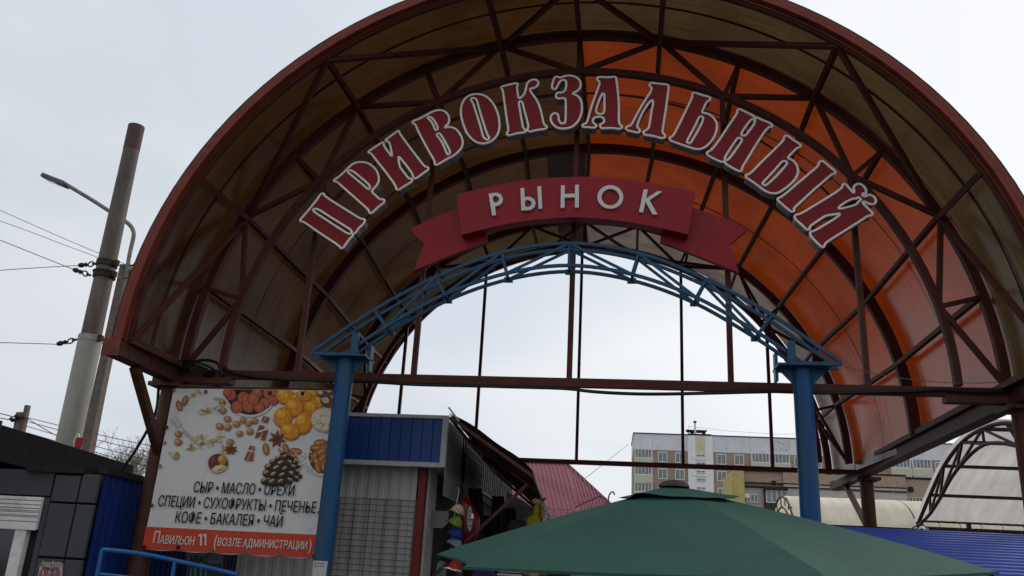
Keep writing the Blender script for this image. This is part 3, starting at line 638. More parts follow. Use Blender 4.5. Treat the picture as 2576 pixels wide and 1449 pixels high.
for k in range(11):
    z = 1.605-.018*k; i = len(t.v); u1 = .07-.02*((k*7) % 3)/2
    t.v += [cyl(-.07, z, .1055), cyl(0, z, .1055), cyl(u1, z, .1055), cyl(u1, z-.005, .1055), cyl(0, z-.005, .1055), cyl(-.07, z-.005, .1055)]; t.f += [(i, i+1, i+4, i+5), (i+1, i+2, i+3, i+4)]
t.build('lettering', BLK, nb)

# ================================================================== cables on the gate
def cable(name, pts, r, m, label, cat='cable', n=8):
    o = MB().tube(smooth_loop([Vector(p) for p in pts], 2, False), r, 7).build(name, m, None, smooth=True); tag(o, label, cat); return relocate(o, pts[0])
yc = Y1-.07
def D(px, py, y=yc): return ony(px, py, y)
cable('cable', [D(560,925), D(590,940), D(640,948), D(720,955), D(800,957), D(900,960), D(960,962), D(1040,968), D(1200,971), D(1300,974), D(1430,977), D(1480,985), D(1560,990), D(1640,992), D(1750,990), D(1950,985)], .020, BLACKRUB, 'thick black cable tied along the front tie beam, left of the right blue post')
cable('cable', [D(1950,985), D(2100,990), D(2200,986), D(2300,985), D(2360,978), D(2430,985), D(2500,987), D(2560,978)], .020, BLACKRUB, 'thick black cable tied along the front tie beam, right of the right blue post')
cable('cable', [D(470,935), D(480,915), D(500,906), D(530,906), D(553,916), D(556,940), D(562,945)], .018, BLACKRUB, 'black cable loop standing above the tie beam beside the coil')
cl = thing('cable_coil', D(480, 945), 'messy coil of black cables lying on the left end of tie beam', 'cable coil')
for k in range(11):
    a, b_ = 40+rnd.random()*12, 9+rnd.random()*6; cx_, cy_ = 482+rnd.gauss(0, 6), 931+rnd.gauss(0, 4)
    MB().tube([D(cx_+a*math.cos(t_*math.pi/10), cy_+b_*math.sin(t_*math.pi/10)+a*.22*math.cos(t_*math.pi/10), yc-.03+.1*math.sin(t_*math.pi/10)) for t_ in range(20)], .008, 5, closed=True).build('cable_turn', BLACKRUB, cl, smooth=True)
def DD(px, py): return ony(px, py, 9.72)
cable('cable', [DD(400,955), DD(398,990), DD(396,1020), DD(388,1050), DD(372,1080), DD(352,1115), DD(330,1150), DD(312,1172), DD(306,1185)], .018, BLACKRUB, 'thick black cable hanging from left beam down to the grey kiosk roof')
cable('cable', [DD(418,968), DD(405,1000), DD(398,1020), DD(396,1045), DD(385,1050)], .006, BLACKRUB, 'thin loose black wire beside the left brown column')
cable('cable', [(4.30, 9.5, 3.95), (4.16, 9.45, 3.86), (4.15, 9.5, 3.7), (4.2, 9.55, 3.2), (4.25, 9.56, 2.6), (4.27, 9.56, 1.9)], .012, CABLE_GREY, 'thin pale grey cable running down the right front column')
cable('cable', [(2.24, 9.1, 3.9), (2.7, 9.2, 3.83), (3.2, 9.3, 3.8), (3.8, 9.4, 3.83), (4.25, 9.5, 3.92)], .004, CABLE_GREY, 'thin sagging wire from blue arch end to the right front column')

# ================================================================== utility poles left
CONC = mat('grey_concrete', lin((128, 116, 106)), .85, var=.25, scale=9, dirt=lin((92, 78, 68)), dirt_amt=.7, dscale=5, bump=.4)
STP = mat('rusty_painted_steel', lin((112, 100, 92)), .65, var=.35, scale=2.2, dirt=lin((150, 148, 146)), dirt_amt=.6, dscale=1.6, stretch=(1, 1, .35), bump=.3, bscale=20)
STP2 = mat('pale_green_grey_paint', lin((182, 180, 168)), .55, var=.1, scale=3, dirt=lin((138, 132, 118)), dirt_amt=.4, dscale=7, stretch=(1, 1, .4), bump=.15)
STP3 = mat('rust_brown_pipe', lin((96, 72, 66)), .7, var=.35, scale=4, stretch=(1, 1, .4), bump=.3)
pp = thing('tram_pole', (-9.70, 14, 0), 'tall thick steel pole, pale green-grey below and rusty above, behind the left end of canopy', 'pole')
zb = ony(215, 852, 14)[2]
MB().tube([(-9.68, 14, 0), (-9.69, 14, zb)], .205, 24).build('lower_tube', STP2, pp, smooth=True)
MB().tube([(-9.69, 14, zb-.02), (-9.70, 14, 9.25)], lambda k: .178 if k == 0 else .150, 24).build('upper_tube', STP, pp, smooth=True)
MB().tube([(-9.70, 14, 9.22), (-9.70, 14, 9.74)], .155, 24, cap=False).build('top_tube', STP3, pp, smooth=True)
MB().tube([(-9.70, 14, 9.72), (-9.70, 14, 9.727)], .148, 24).build('cap', BLACKRUB, pp)
def ring(par, x, y, z, r, h, m, name='clamp_band', tilt=0):
    b = MB().tube([(x, y, z-h/2), (x, y, z+h/2)], r, 24).build(name, m, par, smooth=True); return b
za, zb2 = ony(255, 664, 14)[2], ony(255, 692, 14)[2]
ring(pp, -9.69, 14, za, .19, .11, RUST); ring(pp, -9.69, 14, zb2, .20, .12, RUST); ring(pp, -9.69, 14, zb2+.05, .215, .02, RUST)
ring(pp, -9.69, 14, zb, .212, .10, mat('white_painted_band', lin((190, 186, 178)), .6, dirt=lin((110, 80, 60)), dirt_amt=.8, dscale=12))
for z in (za, zb2, zb):
    MB().box((-9.49, 13.9, z-.05), (-9.42, 13.98, z+.05)).build('clamp_bolt', RUST, pp)
def P14(px, py): return ony(px, py, 13.9)
def insulator(a, b_, m=RUST):
    a, b_ = P14(*a), P14(*b_); o = MB(); d = (b_-a)
    o.tube([a, a+d*.22], .022, 6); o.tube([a+d*(.3+.16*math.cos(t_*.7854)) + Vector((0, 0, .05*math.sin(t_*.7854))) for t_ in range(8)], .014, 5, closed=True)
    o.tube([a+d*.48, a+d*.55, a+d*.65, a+d*.8, a+d*.92, b_], lambda k: (.015, .045, .03, .05, .04, .012)[k], 8)
    return o.build('tension_clamp', m, pp, smooth=True)
insulator((243, 663), (196, 668)); insulator((228, 693), (183, 677))
x_ = insulator((193, 854), (142, 866))
def wire(pts, label, r=.007):
    o = MB().tube(smooth_loop(pts, 2, False), r, 5).build('overhead_wire', WIRE, None); tag(o, label, 'wire', 'overhead wires left of the canopy'); return relocate(o, pts[0])
wire([P14(196,668), P14(100,673), ony(-60,684,13.5)], 'overhead wire leaving the upper clamp of steel pole, almost level')
wire([P14(183,677), P14(90,640), ony(-60,580,13)], 'overhead wire leaving the lower clamp of steel pole, rising leftward')
wire([P14(142,866), P14(80,864), ony(-60,860,13.5)], 'lowest overhead wire from the long insulator on steel pole')
def P18(px, py, y=17.9): return ony(px, py, y)
wire([P18(318,666), P18(150,596), P18(-60,502,17)], 'topmost overhead wire ending at the concrete lamp pole')
wire([P18(312,672), P18(150,612), P18(80,584), P18(-60,535,17)], 'kinked overhead wire just below the topmost one')
# concrete lamp pole
lp = thing('street_lamp', (-11.96, 18, 0), 'concrete pole with long bent lamp arm reaching left behind the steel pole', 'street lamp')
zt = ony(318, 668, 18)[2]
MB().bar((-11.96, 18, 0), (-11.95, 18, zt), .2).build('pole_core', CONC, lp)
s = MB(); i = 0
for z, w_ in ((0, .32), (zt, .165)):
    for sx, sy in ((-1, -1), (1, -1), (1, 1), (-1, 1)): s.v.append(Vector((-11.96+sx*w_/2, 18+sy*w_/2, z)))
s.f += [(0, 1, 5, 4), (1, 2, 6, 5), (2, 3, 7, 6), (3, 0, 4, 7), (4, 5, 6, 7)]
s.build('pole', CONC, lp, bevel=.02)
LPM = mat('pale_flaking_arm_paint', lin((150, 142, 136)), .6, var=.4, scale=12, dirt=lin((84, 66, 58)), dirt_amt=.9, dscale=6)
arm = [P18(*p) for p in ((319,700),(322,662),(328,630),(336,598),(337,585),(331,570),(318,558),(300,546),(270,528),(240,508),(200,484),(160,460))]
MB().tube(smooth_loop(arm, 2, False), .05, 10).build('lamp_arm', LPM, lp, smooth=True)
a, b_ = P18(168, 466), P18(112, 444); d = (b_-a)
hd = MB().sweep([a, a+d*.25, a+d*.45, b_], .30, .11, (0, 0, 1)).build('lamp_head', mat('grey_lamp_housing', lin((112, 108, 108)), .5), lp, bevel=.02)
MB().sweep([a+d*.4+Vector((0, 0, -.06)), b_-d*.05+Vector((0, 0, -.06))], .22, .015, (0, 0, 1)).build('lens', mat('dark_lamp_lens', lin((60, 58, 62)), .2), hd)
MB().sweep([a+d*.05, a+d*.28], .24, .12, (0, 0, 1)).build('collar', LPM, hd)
for k in range(7):
    q = P18(318+rnd.gauss(0, 4), 668+rnd.gauss(0, 5)); q2 = P18(330+rnd.gauss(0, 6), 690+rnd.gauss(0, 12))
    MB().tube([q, (q+q2)/2+Vector((rnd.gauss(0, .06), 0, -.1)), q2], .01, 5).build('wire_tail', WIRE, lp)
for q in ((328, 668), (333, 684), (330, 695)):
    p = P18(*q); MB().tube([p, p+Vector((.08, 0, .01)), p+Vector((.1, 0, .06))], .025, 6).build('clamp', RUST, lp)
# twin poles far left
fp = thing('utility_pole', ony(60, 1085, 38) * Vector((1, 1, 0)) if False else Vector((-29.0, 38, 0)), 'pair of distant concrete poles bolted together above the grey kiosk roof', 'pole')
q1, q2, q3, q4 = ony(45, 1080, 38), ony(53, 1038, 38), ony(57, 1082, 38), ony(70, 1020, 38)
for a, b_, w_ in ((q1, q2, .3), (q3, q4, .2)):
    d = (b_-a).normalized(); MB().bar(a-d*9, b_, w_).build('pole', CONC, fp)
MB().bar(ony(28, 1057, 37.8), ony(62, 1048, 37.8), .08).build('cross_arm', RUST, fp)
for q in ((28, 1057), (40, 1050)): MB().tube([ony(*q, 37.7), ony(q[0]+4, q[1]-3, 37.7)], .14, 6).build('insulator', BLACKRUB, fp)
for a, b_, l in (((-40, 1030), (40, 1050), 'upper thin wire left of the twin poles'), ((-40, 1045), (38, 1058), 'lower thin wire left of the twin poles')):
    o = MB().tube([ony(*a, 37), ony(*b_, 38)], .03, 4).build('overhead_wire', WIRE, None); tag(o, l, 'wire'); relocate(o, ony(*a, 37))
for k, (a, b_) in enumerate((((66, 1050), (420, 1130)), ((66, 1060), (420, 1148)), ((66, 1072), (420, 1170)), ((66, 1088), (420, 1185)), ((68, 1052), (170, 1110)))):
    o = MB().tube(smooth_loop([ony(*a, 38), ony((a[0]+b_[0])/2, (a[1]+b_[1])/2+3, 38), ony(*b_, 38)], 2, False), .022, 4).build('overhead_wire', WIRE, None)
    tag(o, ('topmost thin power line from twin poles past the bare trees', 'second thin power line from twin poles past the bare trees', 'third thin power line from twin poles past the bare trees', 'lowest thin power line from twin poles past the bare trees', 'short steep wire from twin poles down behind the thick steel pole')[k], 'wire', 'power lines behind the bare trees'); relocate(o, ony(*a, 38))

# ================================================================== bare trees behind the left kiosk
BARK = mat('grey_brown_bark', lin((104, 92, 82)), .9, var=.3, scale=10)
TWIG = mat('budding_twigs', lin((128, 120, 100)), .9, var=.3, scale=3)
def tree(px, topy, y, seed, label, spread=.5):
    rn = random.Random(seed); base = ony(px, 1200, y); base[2] = 0
    H = ony(px, topy, y)[2]; t = thing('bare_tree', base, label, 'tree', 'bare trees behind the left kiosk')
    tr = MB(); br = MB(); tw = MB(); bud = MB()
    tr.tube([base, base+Vector((.1, 0, H*.25)), base+Vector((0, 0, H*.5))], lambda k: .2-.05*k, 8)
    def grow(p, d, L, r, lev):
        q = p+d*L*.5+Vector((rn.gauss(0, .06), rn.gauss(0, .06), .03))*L; e = q+(d+Vector((rn.gauss(0, .15), rn.gauss(0, .15), .12))).normalized()*L*.5
        (br if lev < 2 else tw).tube([p, q, e], lambda k: r*(1-.25*k), 5 if lev < 2 else 3, cap=False)
        if lev >= 4:
            for _ in range(1):
                b0 = q+(e-q)*rn.random()+Vector((rn.gauss(0, .03), rn.gauss(0, .03), rn.gauss(0, .03)))
                a_ = Vector((rn.gauss(0, 1), rn.gauss(0, 1), rn.gauss(0, 1))).normalized()*.05; c_ = a_.orthogonal().normalized()*.02
                bud.quad(b0-a_, b0+c_, b0+a_, b0-c_)
            return
        for k in range(3 if lev < 3 else 4):
            f = .35+.65*rn.random(); o = p+(e-p)*f
            nd = (d+Vector((rn.gauss(0, spread), rn.gauss(0, spread), rn.gauss(.25, .25)))).normalized()
            grow(o, nd, L*(.62+.15*rn.random()), r*.55, lev+1)
    for k in range(7):
        a_ = 6.28*k/7+rn.random(); z0 = H*(.28+.22*rn.random())
        grow(base+Vector((0, 0, z0)), Vector((math.cos(a_)*.45, math.sin(a_)*.45, 1)).normalized(), (H-z0)*.42, .07, 0)
    tr.build('trunk', BARK, t, smooth=True); br.build('branches', BARK, t); tc_ = tw.build('crown', TWIG, t, recalc=False)
    bud.build('buds', TWIG, tc_, recalc=False)
tree(232, 1130, 42, 1, 'bare budding tree just right of the concrete pole')
tree(290, 1098, 44, 2, 'tallest bare tree, in the gap between the pole and brown column')
tree(345, 1108, 40, 3, 'bare tree crossed by the hanging black cable')
tree(395, 1095, 46, 4, 'bare tree half behind the left brown column')
# ================================================================== grey kiosk at left
GREYP = mat('dark_grey_cladding', lin((84, 86, 92)), .5, var=.1, scale=1.5, dirt=lin((66, 66, 70)), dirt_amt=.5, bump=.06)
GREYD = mat('black_bitumen_edge', lin((48, 40, 38)), .8, var=.4, scale=8, bump=.4)
BLUESH = mat('royal_blue_profiled_sheet', lin((18, 54, 138)), .4, var=.1, scale=2, dirt=lin((26, 50, 104)), dirt_amt=.5, dscale=3, stretch=(1, 1, .3))
WPL = mat('white_plastic_shutter', (1.1, 1.08, 1.05), .45, var=.08, scale=4, dirt=lin((160, 156, 150)), dirt_amt=.6, dscale=5)
DGLASS = mat('dark_window_glass', lin((40, 38, 40)), .08, var=.3, scale=1.5, spec=.8)
YK = 9.0
kk = thing('grey_kiosk', (-7.2, YK+1.6, 0), 'dark grey clad kiosk with white roller shutter and blue corrugated side wall', 'kiosk')
def K(u, v, y=YK): return ony(*r3(u, v), y)
MB().box((-9.6, YK+.06, .0), (-6.03, 12.9, 2.44)).build('body', GREYD, kk)
def panel(u0, v0, u1, v1, nm='cladding_panel', y=YK, d=.05, m=GREYP, g=.006):
    a, b_, c_, d_ = K(u0, v0, y), K(u1, v1, y), 0, 0
    x0, x1 = sorted((a[0], b_[0])); z0, z1 = sorted((a[2], b_[2]))
    return MB().box((x0+g, y, z0+g), (x1-g, y+d, z1-g)).build(nm, m, kk, bevel=.006)
# cladding in metres (x, z)
def pan(x0, x1, z0, z1, y=YK, m=GREYP, nm='cladding_panel', d=.05, g=.006): return MB().box((x0+g, y, z0+g), (x1-g, y+d, z1-g)).build(nm, m, kk, bevel=.005)
for (x0, x1) in ((-9.6, -8.2), (-8.2, -6.98), (-6.98, -6.30)): pan(x0, x1, 2.215, 2.50)
pan(-6.27, -5.96, 2.16, 2.455, YK-.03); pan(-5.95, -5.74, 2.16, 2.475, YK-.03)
pan(-6.27, -5.96, 1.585, 2.15, YK-.03); pan(-5.95, -5.74, 1.585, 2.15, YK-.03)
pan(-6.27, -5.96, .9, 1.575, YK-.03); pan(-5.95, -5.74, .9, 1.575, YK-.03); pan(-6.27, -5.74, .0, .89, YK-.03)
pan(-6.36, -6.285, 0, 2.21)
pan(-9.6, -6.4, 0, .8)
MB().box((-6.63, YK-.06, 2.475), (-5.93, YK+.3, 2.55)).build('ledge', GREYD, kk)
MB().box((-9.6, YK+.0, .8), (-6.58, YK+.03, 1.9)).build('window_glass', DGLASS, kk)
fr = MB(); fr.box((-6.60, YK-.03, .8), (-6.47, YK+.05, 1.86)); fr.box((-9.6, YK-.03, .8), (-6.47, YK+.05, .87)); fr.build('window_frame', WPL, kk)
shut = MB().box((-9.6, YK-.02, 1.86), (-6.36, YK+.0, 2.2)).build('roller_shutter', WPL, kk)
zs_ = [1.845, 1.935, 1.985, 2.0, 2.035, 2.05, 2.075, 2.115, 2.16, 2.205]
for a, b_ in zip(zs_, zs_[1:]):
    MB().box((-9.6, YK-.05, a+.004), (-6.36, YK-.02, b_-.004)).build('slat', WPL, shut, bevel=.006)
def corr(p0, u, length, z0, z1, pitch, depth, nrm, m, name, par, duty=.5):
    """profiled sheet: vertical ribs along u"""
    s = MB(); p0, u, nrm = Vector(p0), Vector(u).normalized(), Vector(nrm).normalized(); x = 0; pts = []
    n = int(length/pitch)
    for k in range(n):
        for f, h in ((0, 0), (duty*.72, 0), (duty, 1), (.86, 1), (1, 0)): 
            if f < 1: pts.append(((k+f)*pitch, h*depth))
    pts.append((n*pitch, 0))
    for a, h in pts:
        for z in (z0, z1): s.v.append(Vector((*(p0+u*a+nrm*h)[:2], z)))
    for k in range(len(pts)-1): s.f.append((2*k, 2*k+2, 2*k+3, 2*k+1))
    return s.build(name, m, par)
corr((-5.80, YK+.14, 0), (-.16, 4, 0), 4.2, 0, 2.50, .14, .009, (1, .04, 0), BLUESH, 'side_wall', kk)
MB().bar((-5.80, YK+.1, 2.53), (-6.02, 12.9, 2.53), .12, .07, (0, 0, 1)).build('side_edge', GREYD, kk)
s = MB().box((-9.2, 5.8, 2.66), (-7.05, 8.95, 3.02)); rp = s.build('roof_parapet', mat('grey_parapet_sheet', lin((72, 74, 80)), .5), kk)
s = MB()
for (x, y) in ((-9.4, 8.96), (-7.15, 8.96), (-7.66, 12.8), (-9.4, 12.8)):
    s.v += [Vector((x, y, 2.6)), Vector((x, y, 3.0))]
s.f += [(0, 2, 3, 1), (2, 4, 5, 3), (4, 6, 7, 5), (6, 0, 1, 7), (1, 3, 5, 7), (0, 6, 4, 2)]
s.build('roof_parapet', GREYD, kk)
# price-hours plate
hs = thing('opening_hours_sign', K(390, 1400, YK-.06), 'white opening hours sign with red heading on the grey kiosk wall', 'sign')
def H(u, v, l=0): return K(u, v, YK-.06-.002*l)
MB().prism([H(310,1348), H(480,1352), H(470,1470), H(290,1465)], [], (0, .02, 0)).build('plate', mat('white_sign_plate', lin((206, 200, 200)), .4, var=.03), hs)
REDP = mat('red_sign_print', lin((176, 28, 44)), .4, var=.03)
MB().quad(H(312,1349,1), H(479,1353,1), H(476,1374,1), H(307,1371,1)).build('heading_band', REDP, hs)
t = MB(); put_text(t, 'Овощи Фрукты', H(318, 1368, 2), H(472, 1372, 2), .05, bold=.01); t.build('lettering', WHP, hs)
t = MB(); put_text(t, 'Режим работы', H(322, 1404, 2), H(452, 1408, 2), .045, bold=.01); t.build('lettering', BLK, hs)
t = MB(); put_text(t, '8.30-20.00', H(300, 1448, 2), H(458, 1451, 2), .06, bold=.02); t.build('lettering', REDP, hs)
# red and white figure 1 behind the roof
o = thing('number_sign', ony(192, 1110, 13), 'small white board with red figure 1 between the two poles', 'sign')
q = [ony(*p, 13) for p in ((192,1092),(197,1090),(203,1118),(201,1140),(186,1140),(184,1110))]
MB().prism(q, [], (0, .03, 0)).build('board', WHP, o)
t = MB(); put_text(t, '1', ony(186, 1138, 12.97), ony(199, 1139, 12.97), .25, bold=.05); t.build('lettering', REDP, o)
# railing on a ramp
RB = mat('bright_blue_rail_paint', lin((30, 104, 172)), .4, var=.12)
rmp = MB().box((-5.2, 7.2, .0), (-2.9, 8.7, .62)); struct(rmp.build('ramp', CONC))
rl = thing('railing', (-4.3, 7.4, .62), 'bright blue tubular railing curving down below the banner', 'railing')
def RR(u, v): return K(u, v, 7.4)
pts = [RR(788,1246), RR(900,1255), RR(1050,1272), RR(1200,1296), RR(1350,1330), RR(1500,1362), RR(1650,1395), RR(1825,1438)]
MB().tube(smooth_loop(pts, 2, False), .018, 8).build('handrail', RB, rl, smooth=True)
MB().tube(smooth_loop([p+Vector((0, 0, -.205)) for p in pts], 2, False), .014, 8).build('mid_rail', RB, rl, smooth=True)
for p in (pts[0], pts[4], pts[7]): MB().tube([(p[0], p[1], .62), p], .018, 8).build('post', RB, rl, smooth=True)

# ================================================================== blue and white kiosk under the canopy
WSH = mat('white_profiled_sheet', lin((196, 192, 190)), .45, var=.08, scale=1.4, dirt=lin((150, 146, 142)), dirt_amt=.5, dscale=1.5, stretch=(1, 1, .5))
BLF = mat('deep_blue_fascia_sheet', lin((14, 66, 138)), .32, var=.08, scale=2, dirt=lin((20, 50, 96)), dirt_amt=.4, dscale=2.5, stretch=(1, 1, .4))
TRW = mat('white_metal_trim', lin((190, 192, 196)), .4, var=.06, dirt=lin((130, 124, 118)), dirt_amt=.5, dscale=10)
TRR = mat('dark_red_trim', lin((136, 26, 30)), .4, var=.1)
YFk = 10.3
mk = thing('market_kiosk', (-3.6, 12, 0), 'white corrugated market kiosk with deep blue fascia and dark red corner trim', 'kiosk')
q0, q1 = ony(*r5(245, 575), YFk), ony(*r5(1045, 228), YFk)
xr, zl, zh = ony(*r5(1005, 608), YFk)[0], ony(*r5(1000, 600), YFk)[2], ony(*r5(1000, 228), YFk)[2]
xl = -4.75
n = 19; wd = (xr-.03-xl)/n
for k in range(n):
    MB().box((xl+k*wd+.003, YFk+(.0 if k % 2 else .006), zl+.03), (xl+(k+1)*wd-.003, YFk+.03, zh-.02)).build('fascia_plank', BLF, mk, bevel=.004)
for z0, z1 in ((zl-.025, zl+.03), (zh-.022, zh+.02)): MB().box((xl, YFk-.02, z0), (xr+.02, YFk+.04, z1)).build('fascia_trim', TRW, mk)
MB().box((xr-.045, YFk-.024, zl-.02), (xr+.022, YFk+.045, zh+.01)).build('fascia_trim', TRW, mk)
MB().box((xl, YFk+.03, zl-.01), (xr, YFk+.28, zl)).build('soffit', TRW, mk)
MB().box((xl, YFk+.03, zh-.04), (xr, 17, zh-.02)).build('roof', GREYD, mk)
YW = 10.56; xw = ony(*r5(875, 700), YW)[0]
corr((xl+.02, YW, 0), (1, 0, 0), xw-.06-xl, .0, zl, .136, .012, (0, -1, 0), WSH, 'front_wall', mk)
MB().box((xw-.085, YW-.03, 0), (xw, YW+.05, zl)).build('corner_trim', TRR, mk)
q = ony(560*1.0, 1420, YW); MB().box((q[0]-.05, YW-.03, 0), (q[0]+.0, YW+.05, zl)).build('corner_trim', TRR, mk)
corr((xw+.005, YW+.05, 0), (0, 1, 0), .48, 0, zl, .12, .025, (1, 0, 0), WSH, 'side_wall', mk)
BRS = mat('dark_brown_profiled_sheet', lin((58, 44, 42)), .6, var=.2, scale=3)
corr((xw+.005, YW+.53, 0), (0, 1, 0), 5.5, 0, zl, .12, .025, (1, 0, 0), BRS, 'side_wall', mk)  # brownish wall sheet; its dark tone also stands in for the awning's shade
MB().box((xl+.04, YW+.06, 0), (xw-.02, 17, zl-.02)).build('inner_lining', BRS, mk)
NVY = mat('shade_darkened_fascia_sheet', lin((22, 22, 44)), .6, var=.2, scale=2)  # blue fascia darkened in its colour to stand in for the awning's shade
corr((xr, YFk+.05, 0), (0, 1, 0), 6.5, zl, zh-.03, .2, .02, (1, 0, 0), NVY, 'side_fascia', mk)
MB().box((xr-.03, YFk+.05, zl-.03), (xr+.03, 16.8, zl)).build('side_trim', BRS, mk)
MB().box((xw, YFk+.28, zl-.012), (xr-.03, 16.8, zl-.004)).build('side_soffit', TRW, mk)
# wire grid on the front wall
def grid(name, p0, u, wdt, z0, z1, du, dz, m, label, r=.003, rows=None, skew=0, par=None):
    s = MB(); p0, u = Vector(p0), Vector(u).normalized(); a = 0
    n = int(round(wdt/du)); k = int(round((z1-z0)/dz))
    for i in range(n+1): x = p0+u*(i*wdt/n); s.bar((x[0], x[1], z0), (x[0], x[1], z1), r*2)
    for j in range(k+1): z = z0+(z1-z0)*j/k; s.bar((p0[0], p0[1]-.004, z), ((p0+u*wdt)[0], (p0+u*wdt)[1]-.004, z), r*2, up=(0, 0, 1))
    o = s.build(name, m, None); tag(o, label, 'wire grid'); return relocate(o, (p0[0], p0[1], z0))
GW = mat('white_coated_wire', lin((176, 174, 172)), .4, var=.1)
GWd = mat('grey_shadow_toned_wire', lin((104, 100, 98)), .4, var=.1)  # on the front wall this grey stands in for the wires' shadows
ga, gb = ony(*r5(212, 845), YW-.05), ony(*r5(797, 868), YW-.05)
grid('wire_grid', (ga[0], YW-.04, 0), (1, 0, 0), gb[0]-ga[0], 1.2, ga[2], .185, .072, GWd, 'tall white wire display grid fixed to the white kiosk wall', .0045)
yg = YFk+.02
grid('wire_grid', (xr+.03, YFk-.03, 0), (0, 1, 0), 1.0, ony(*r5(1000, 830), YFk)[2], zh+.05, .05, .05, GW, 'narrow white wire grid hanging at the right corner of blue fascia', .0018)
grid('wire_grid', (xr+.05, 11.5, 0), (0, 1, 0), 1.4, 2.0, 3.3, .05, .1, GWd, 'darker wire grid farther back along the kiosk side', .003)
# kvass advert
kv = thing('kvass_poster', (-4.2, 10.2, 1.5), 'pale blue advertising board lettered КВАС behind the blue railing', 'poster')
def KV(u, v, l=0): return K(u, v, 10.0-.003*l)
MB().prism([KV(1440,1258), KV(1712,1270), KV(1706,1500), KV(1436,1500)], [], (0, .03, 0)).build('board', mat('pale_blue_board', lin((112, 124, 136)), .5, var=.15, scale=3), kv)
MB().quad(KV(1440,1362,1), KV(1708,1352,1), KV(1706,1500,1), KV(1438,1500,1)).build('dark_band', mat('dark_teal_print', lin((36, 66, 84)), .5), kv)
t = MB(); put_text(t, 'КВАС', KV(1462, 1350, 2), KV(1600, 1352, 2), .085, bold=.03); t.build('lettering', BLK, kv)
t = MB(); put_text(t, 'ПЕННЫЙ', KV(1450, 1452, 2), KV(1700, 1452, 2), .2, bold=.02) if False else t.quad(KV(1470,1390,2), KV(1480,1390,2), KV(1470,1470,2), KV(1460,1470,2)).quad(KV(1500,1390,2), KV(1512,1390,2), KV(1512,1470,2), KV(1500,1470,2)).quad(KV(1540,1385,2), KV(1552,1385,2), KV(1552,1470,2), KV(1540,1470,2)).quad(KV(1580,1390,2), KV(1592,1390,2), KV(1592,1470,2), KV(1580,1470,2)); t.build('lettering', mat('pale_print', lin((120, 146, 160)), .5), kv)

# ================================================================== awning stall to the right of the kiosk
TARP = mat('brown_tarpaulin', lin((92, 66, 54)), .75, var=.35, scale=5, dirt=lin((60, 44, 38)), dirt_amt=.6, bump=.3, bscale=12)
AFR = mat('rusty_awning_frame', lin((84, 54, 46)), .6, var=.3, scale=9)
aw = thing('awning', (-1.9, 11.5, 0), 'sagging brown tarpaulin awning on a rusty frame beside the kiosk fascia', 'awning')
A0 = ony(*r5(1062, 198), 10.0); A1 = ony(*r5(1690, 645), 10.0); A2 = ony(*r5(1830, 1005), 13.2); A3 = Vector((A0[0]+.1, 13.2, A0[2]-.25))
s = MB(); n = 16
for layer in (0, -.02):
    for i in range(n+1):
        for j in range(n+1):
            a, b_ = i/n, j/n; p = A0*(1-a)*(1-b_)+A1*a*(1-b_)+A2*a*b_+A3*(1-a)*b_
            sag = -.05*math.sin(math.pi*b_*2)**2*math.sin(math.pi*a)+.03*math.sin(a*9+b_*4)*a + (.05*math.sin(a*math.pi)*(1-b_)**3)
            s.v.append(p+Vector((0, 0, sag+layer)))
for l in (0, 1):
    for i in range(n):
        for j in range(n): k = l*(n+1)**2+i*(n+1)+j; s.f.append((k, k+1, k+n+2, k+n+1))
s.build('tarpaulin', TARP, aw, smooth=True, recalc=False)
for b_ in (0, .33, .66, 1):
    p, q = A0*(1-b_)+A3*b_, A1*(1-b_)+A2*b_; MB().bar(p+Vector((0, 0, -.05)), q+Vector((0, 0, -.05)), .035).build('rafter', AFR, aw)
for a in (0, .5, 1): p, q = A0*(1-a)+A1*a, A3*(1-a)+A2*a; MB().bar(p+Vector((0, 0, -.06)), q+Vector((0, 0, -.06)), .03).build('purlin', AFR, aw)
MB().bar(A0+Vector((-.02, -.05, .06)), A0+Vector((.12, -.05, -.1)), .02).build('bracket', TRW, aw)
st = (ony(*r5(1650, 745), 10.05), ony(*r5(1195, 1170), 10.3)); MB().bar(st[0], st[1]+(st[1]-st[0])*.15, .035).build('strut', AFR, aw)
st = (ony(*r5(1790, 850), 10.8), ony(*r5(1595, 1010), 10.9)); MB().bar(st[0], st[1], .03).build('strut', AFR, aw)
st = (ony(*r5(1030, 1350), 10.0), ony(*r5(930, 1449), 10.05)); MB().bar(st[0], st[1], .035).build('strut', AFR, aw)
# ragged edge strips
for k in range(9):
    b_ = k/8.; p = A1*(1-b_)+A2*b_; l_ = .05+.07*rnd.random()
    MB().quad(p+Vector((0, 0, -.01)), p+(A2-A1)*.11+Vector((0, 0, -.01)), p+(A2-A1)*.11+Vector((.01, 0, -l_*.6)), p+Vector((.015, 0, -l_))).build('fringe', TARP, aw)
def S(u, v, y=10.5): return ony(*r5(u, v), y)
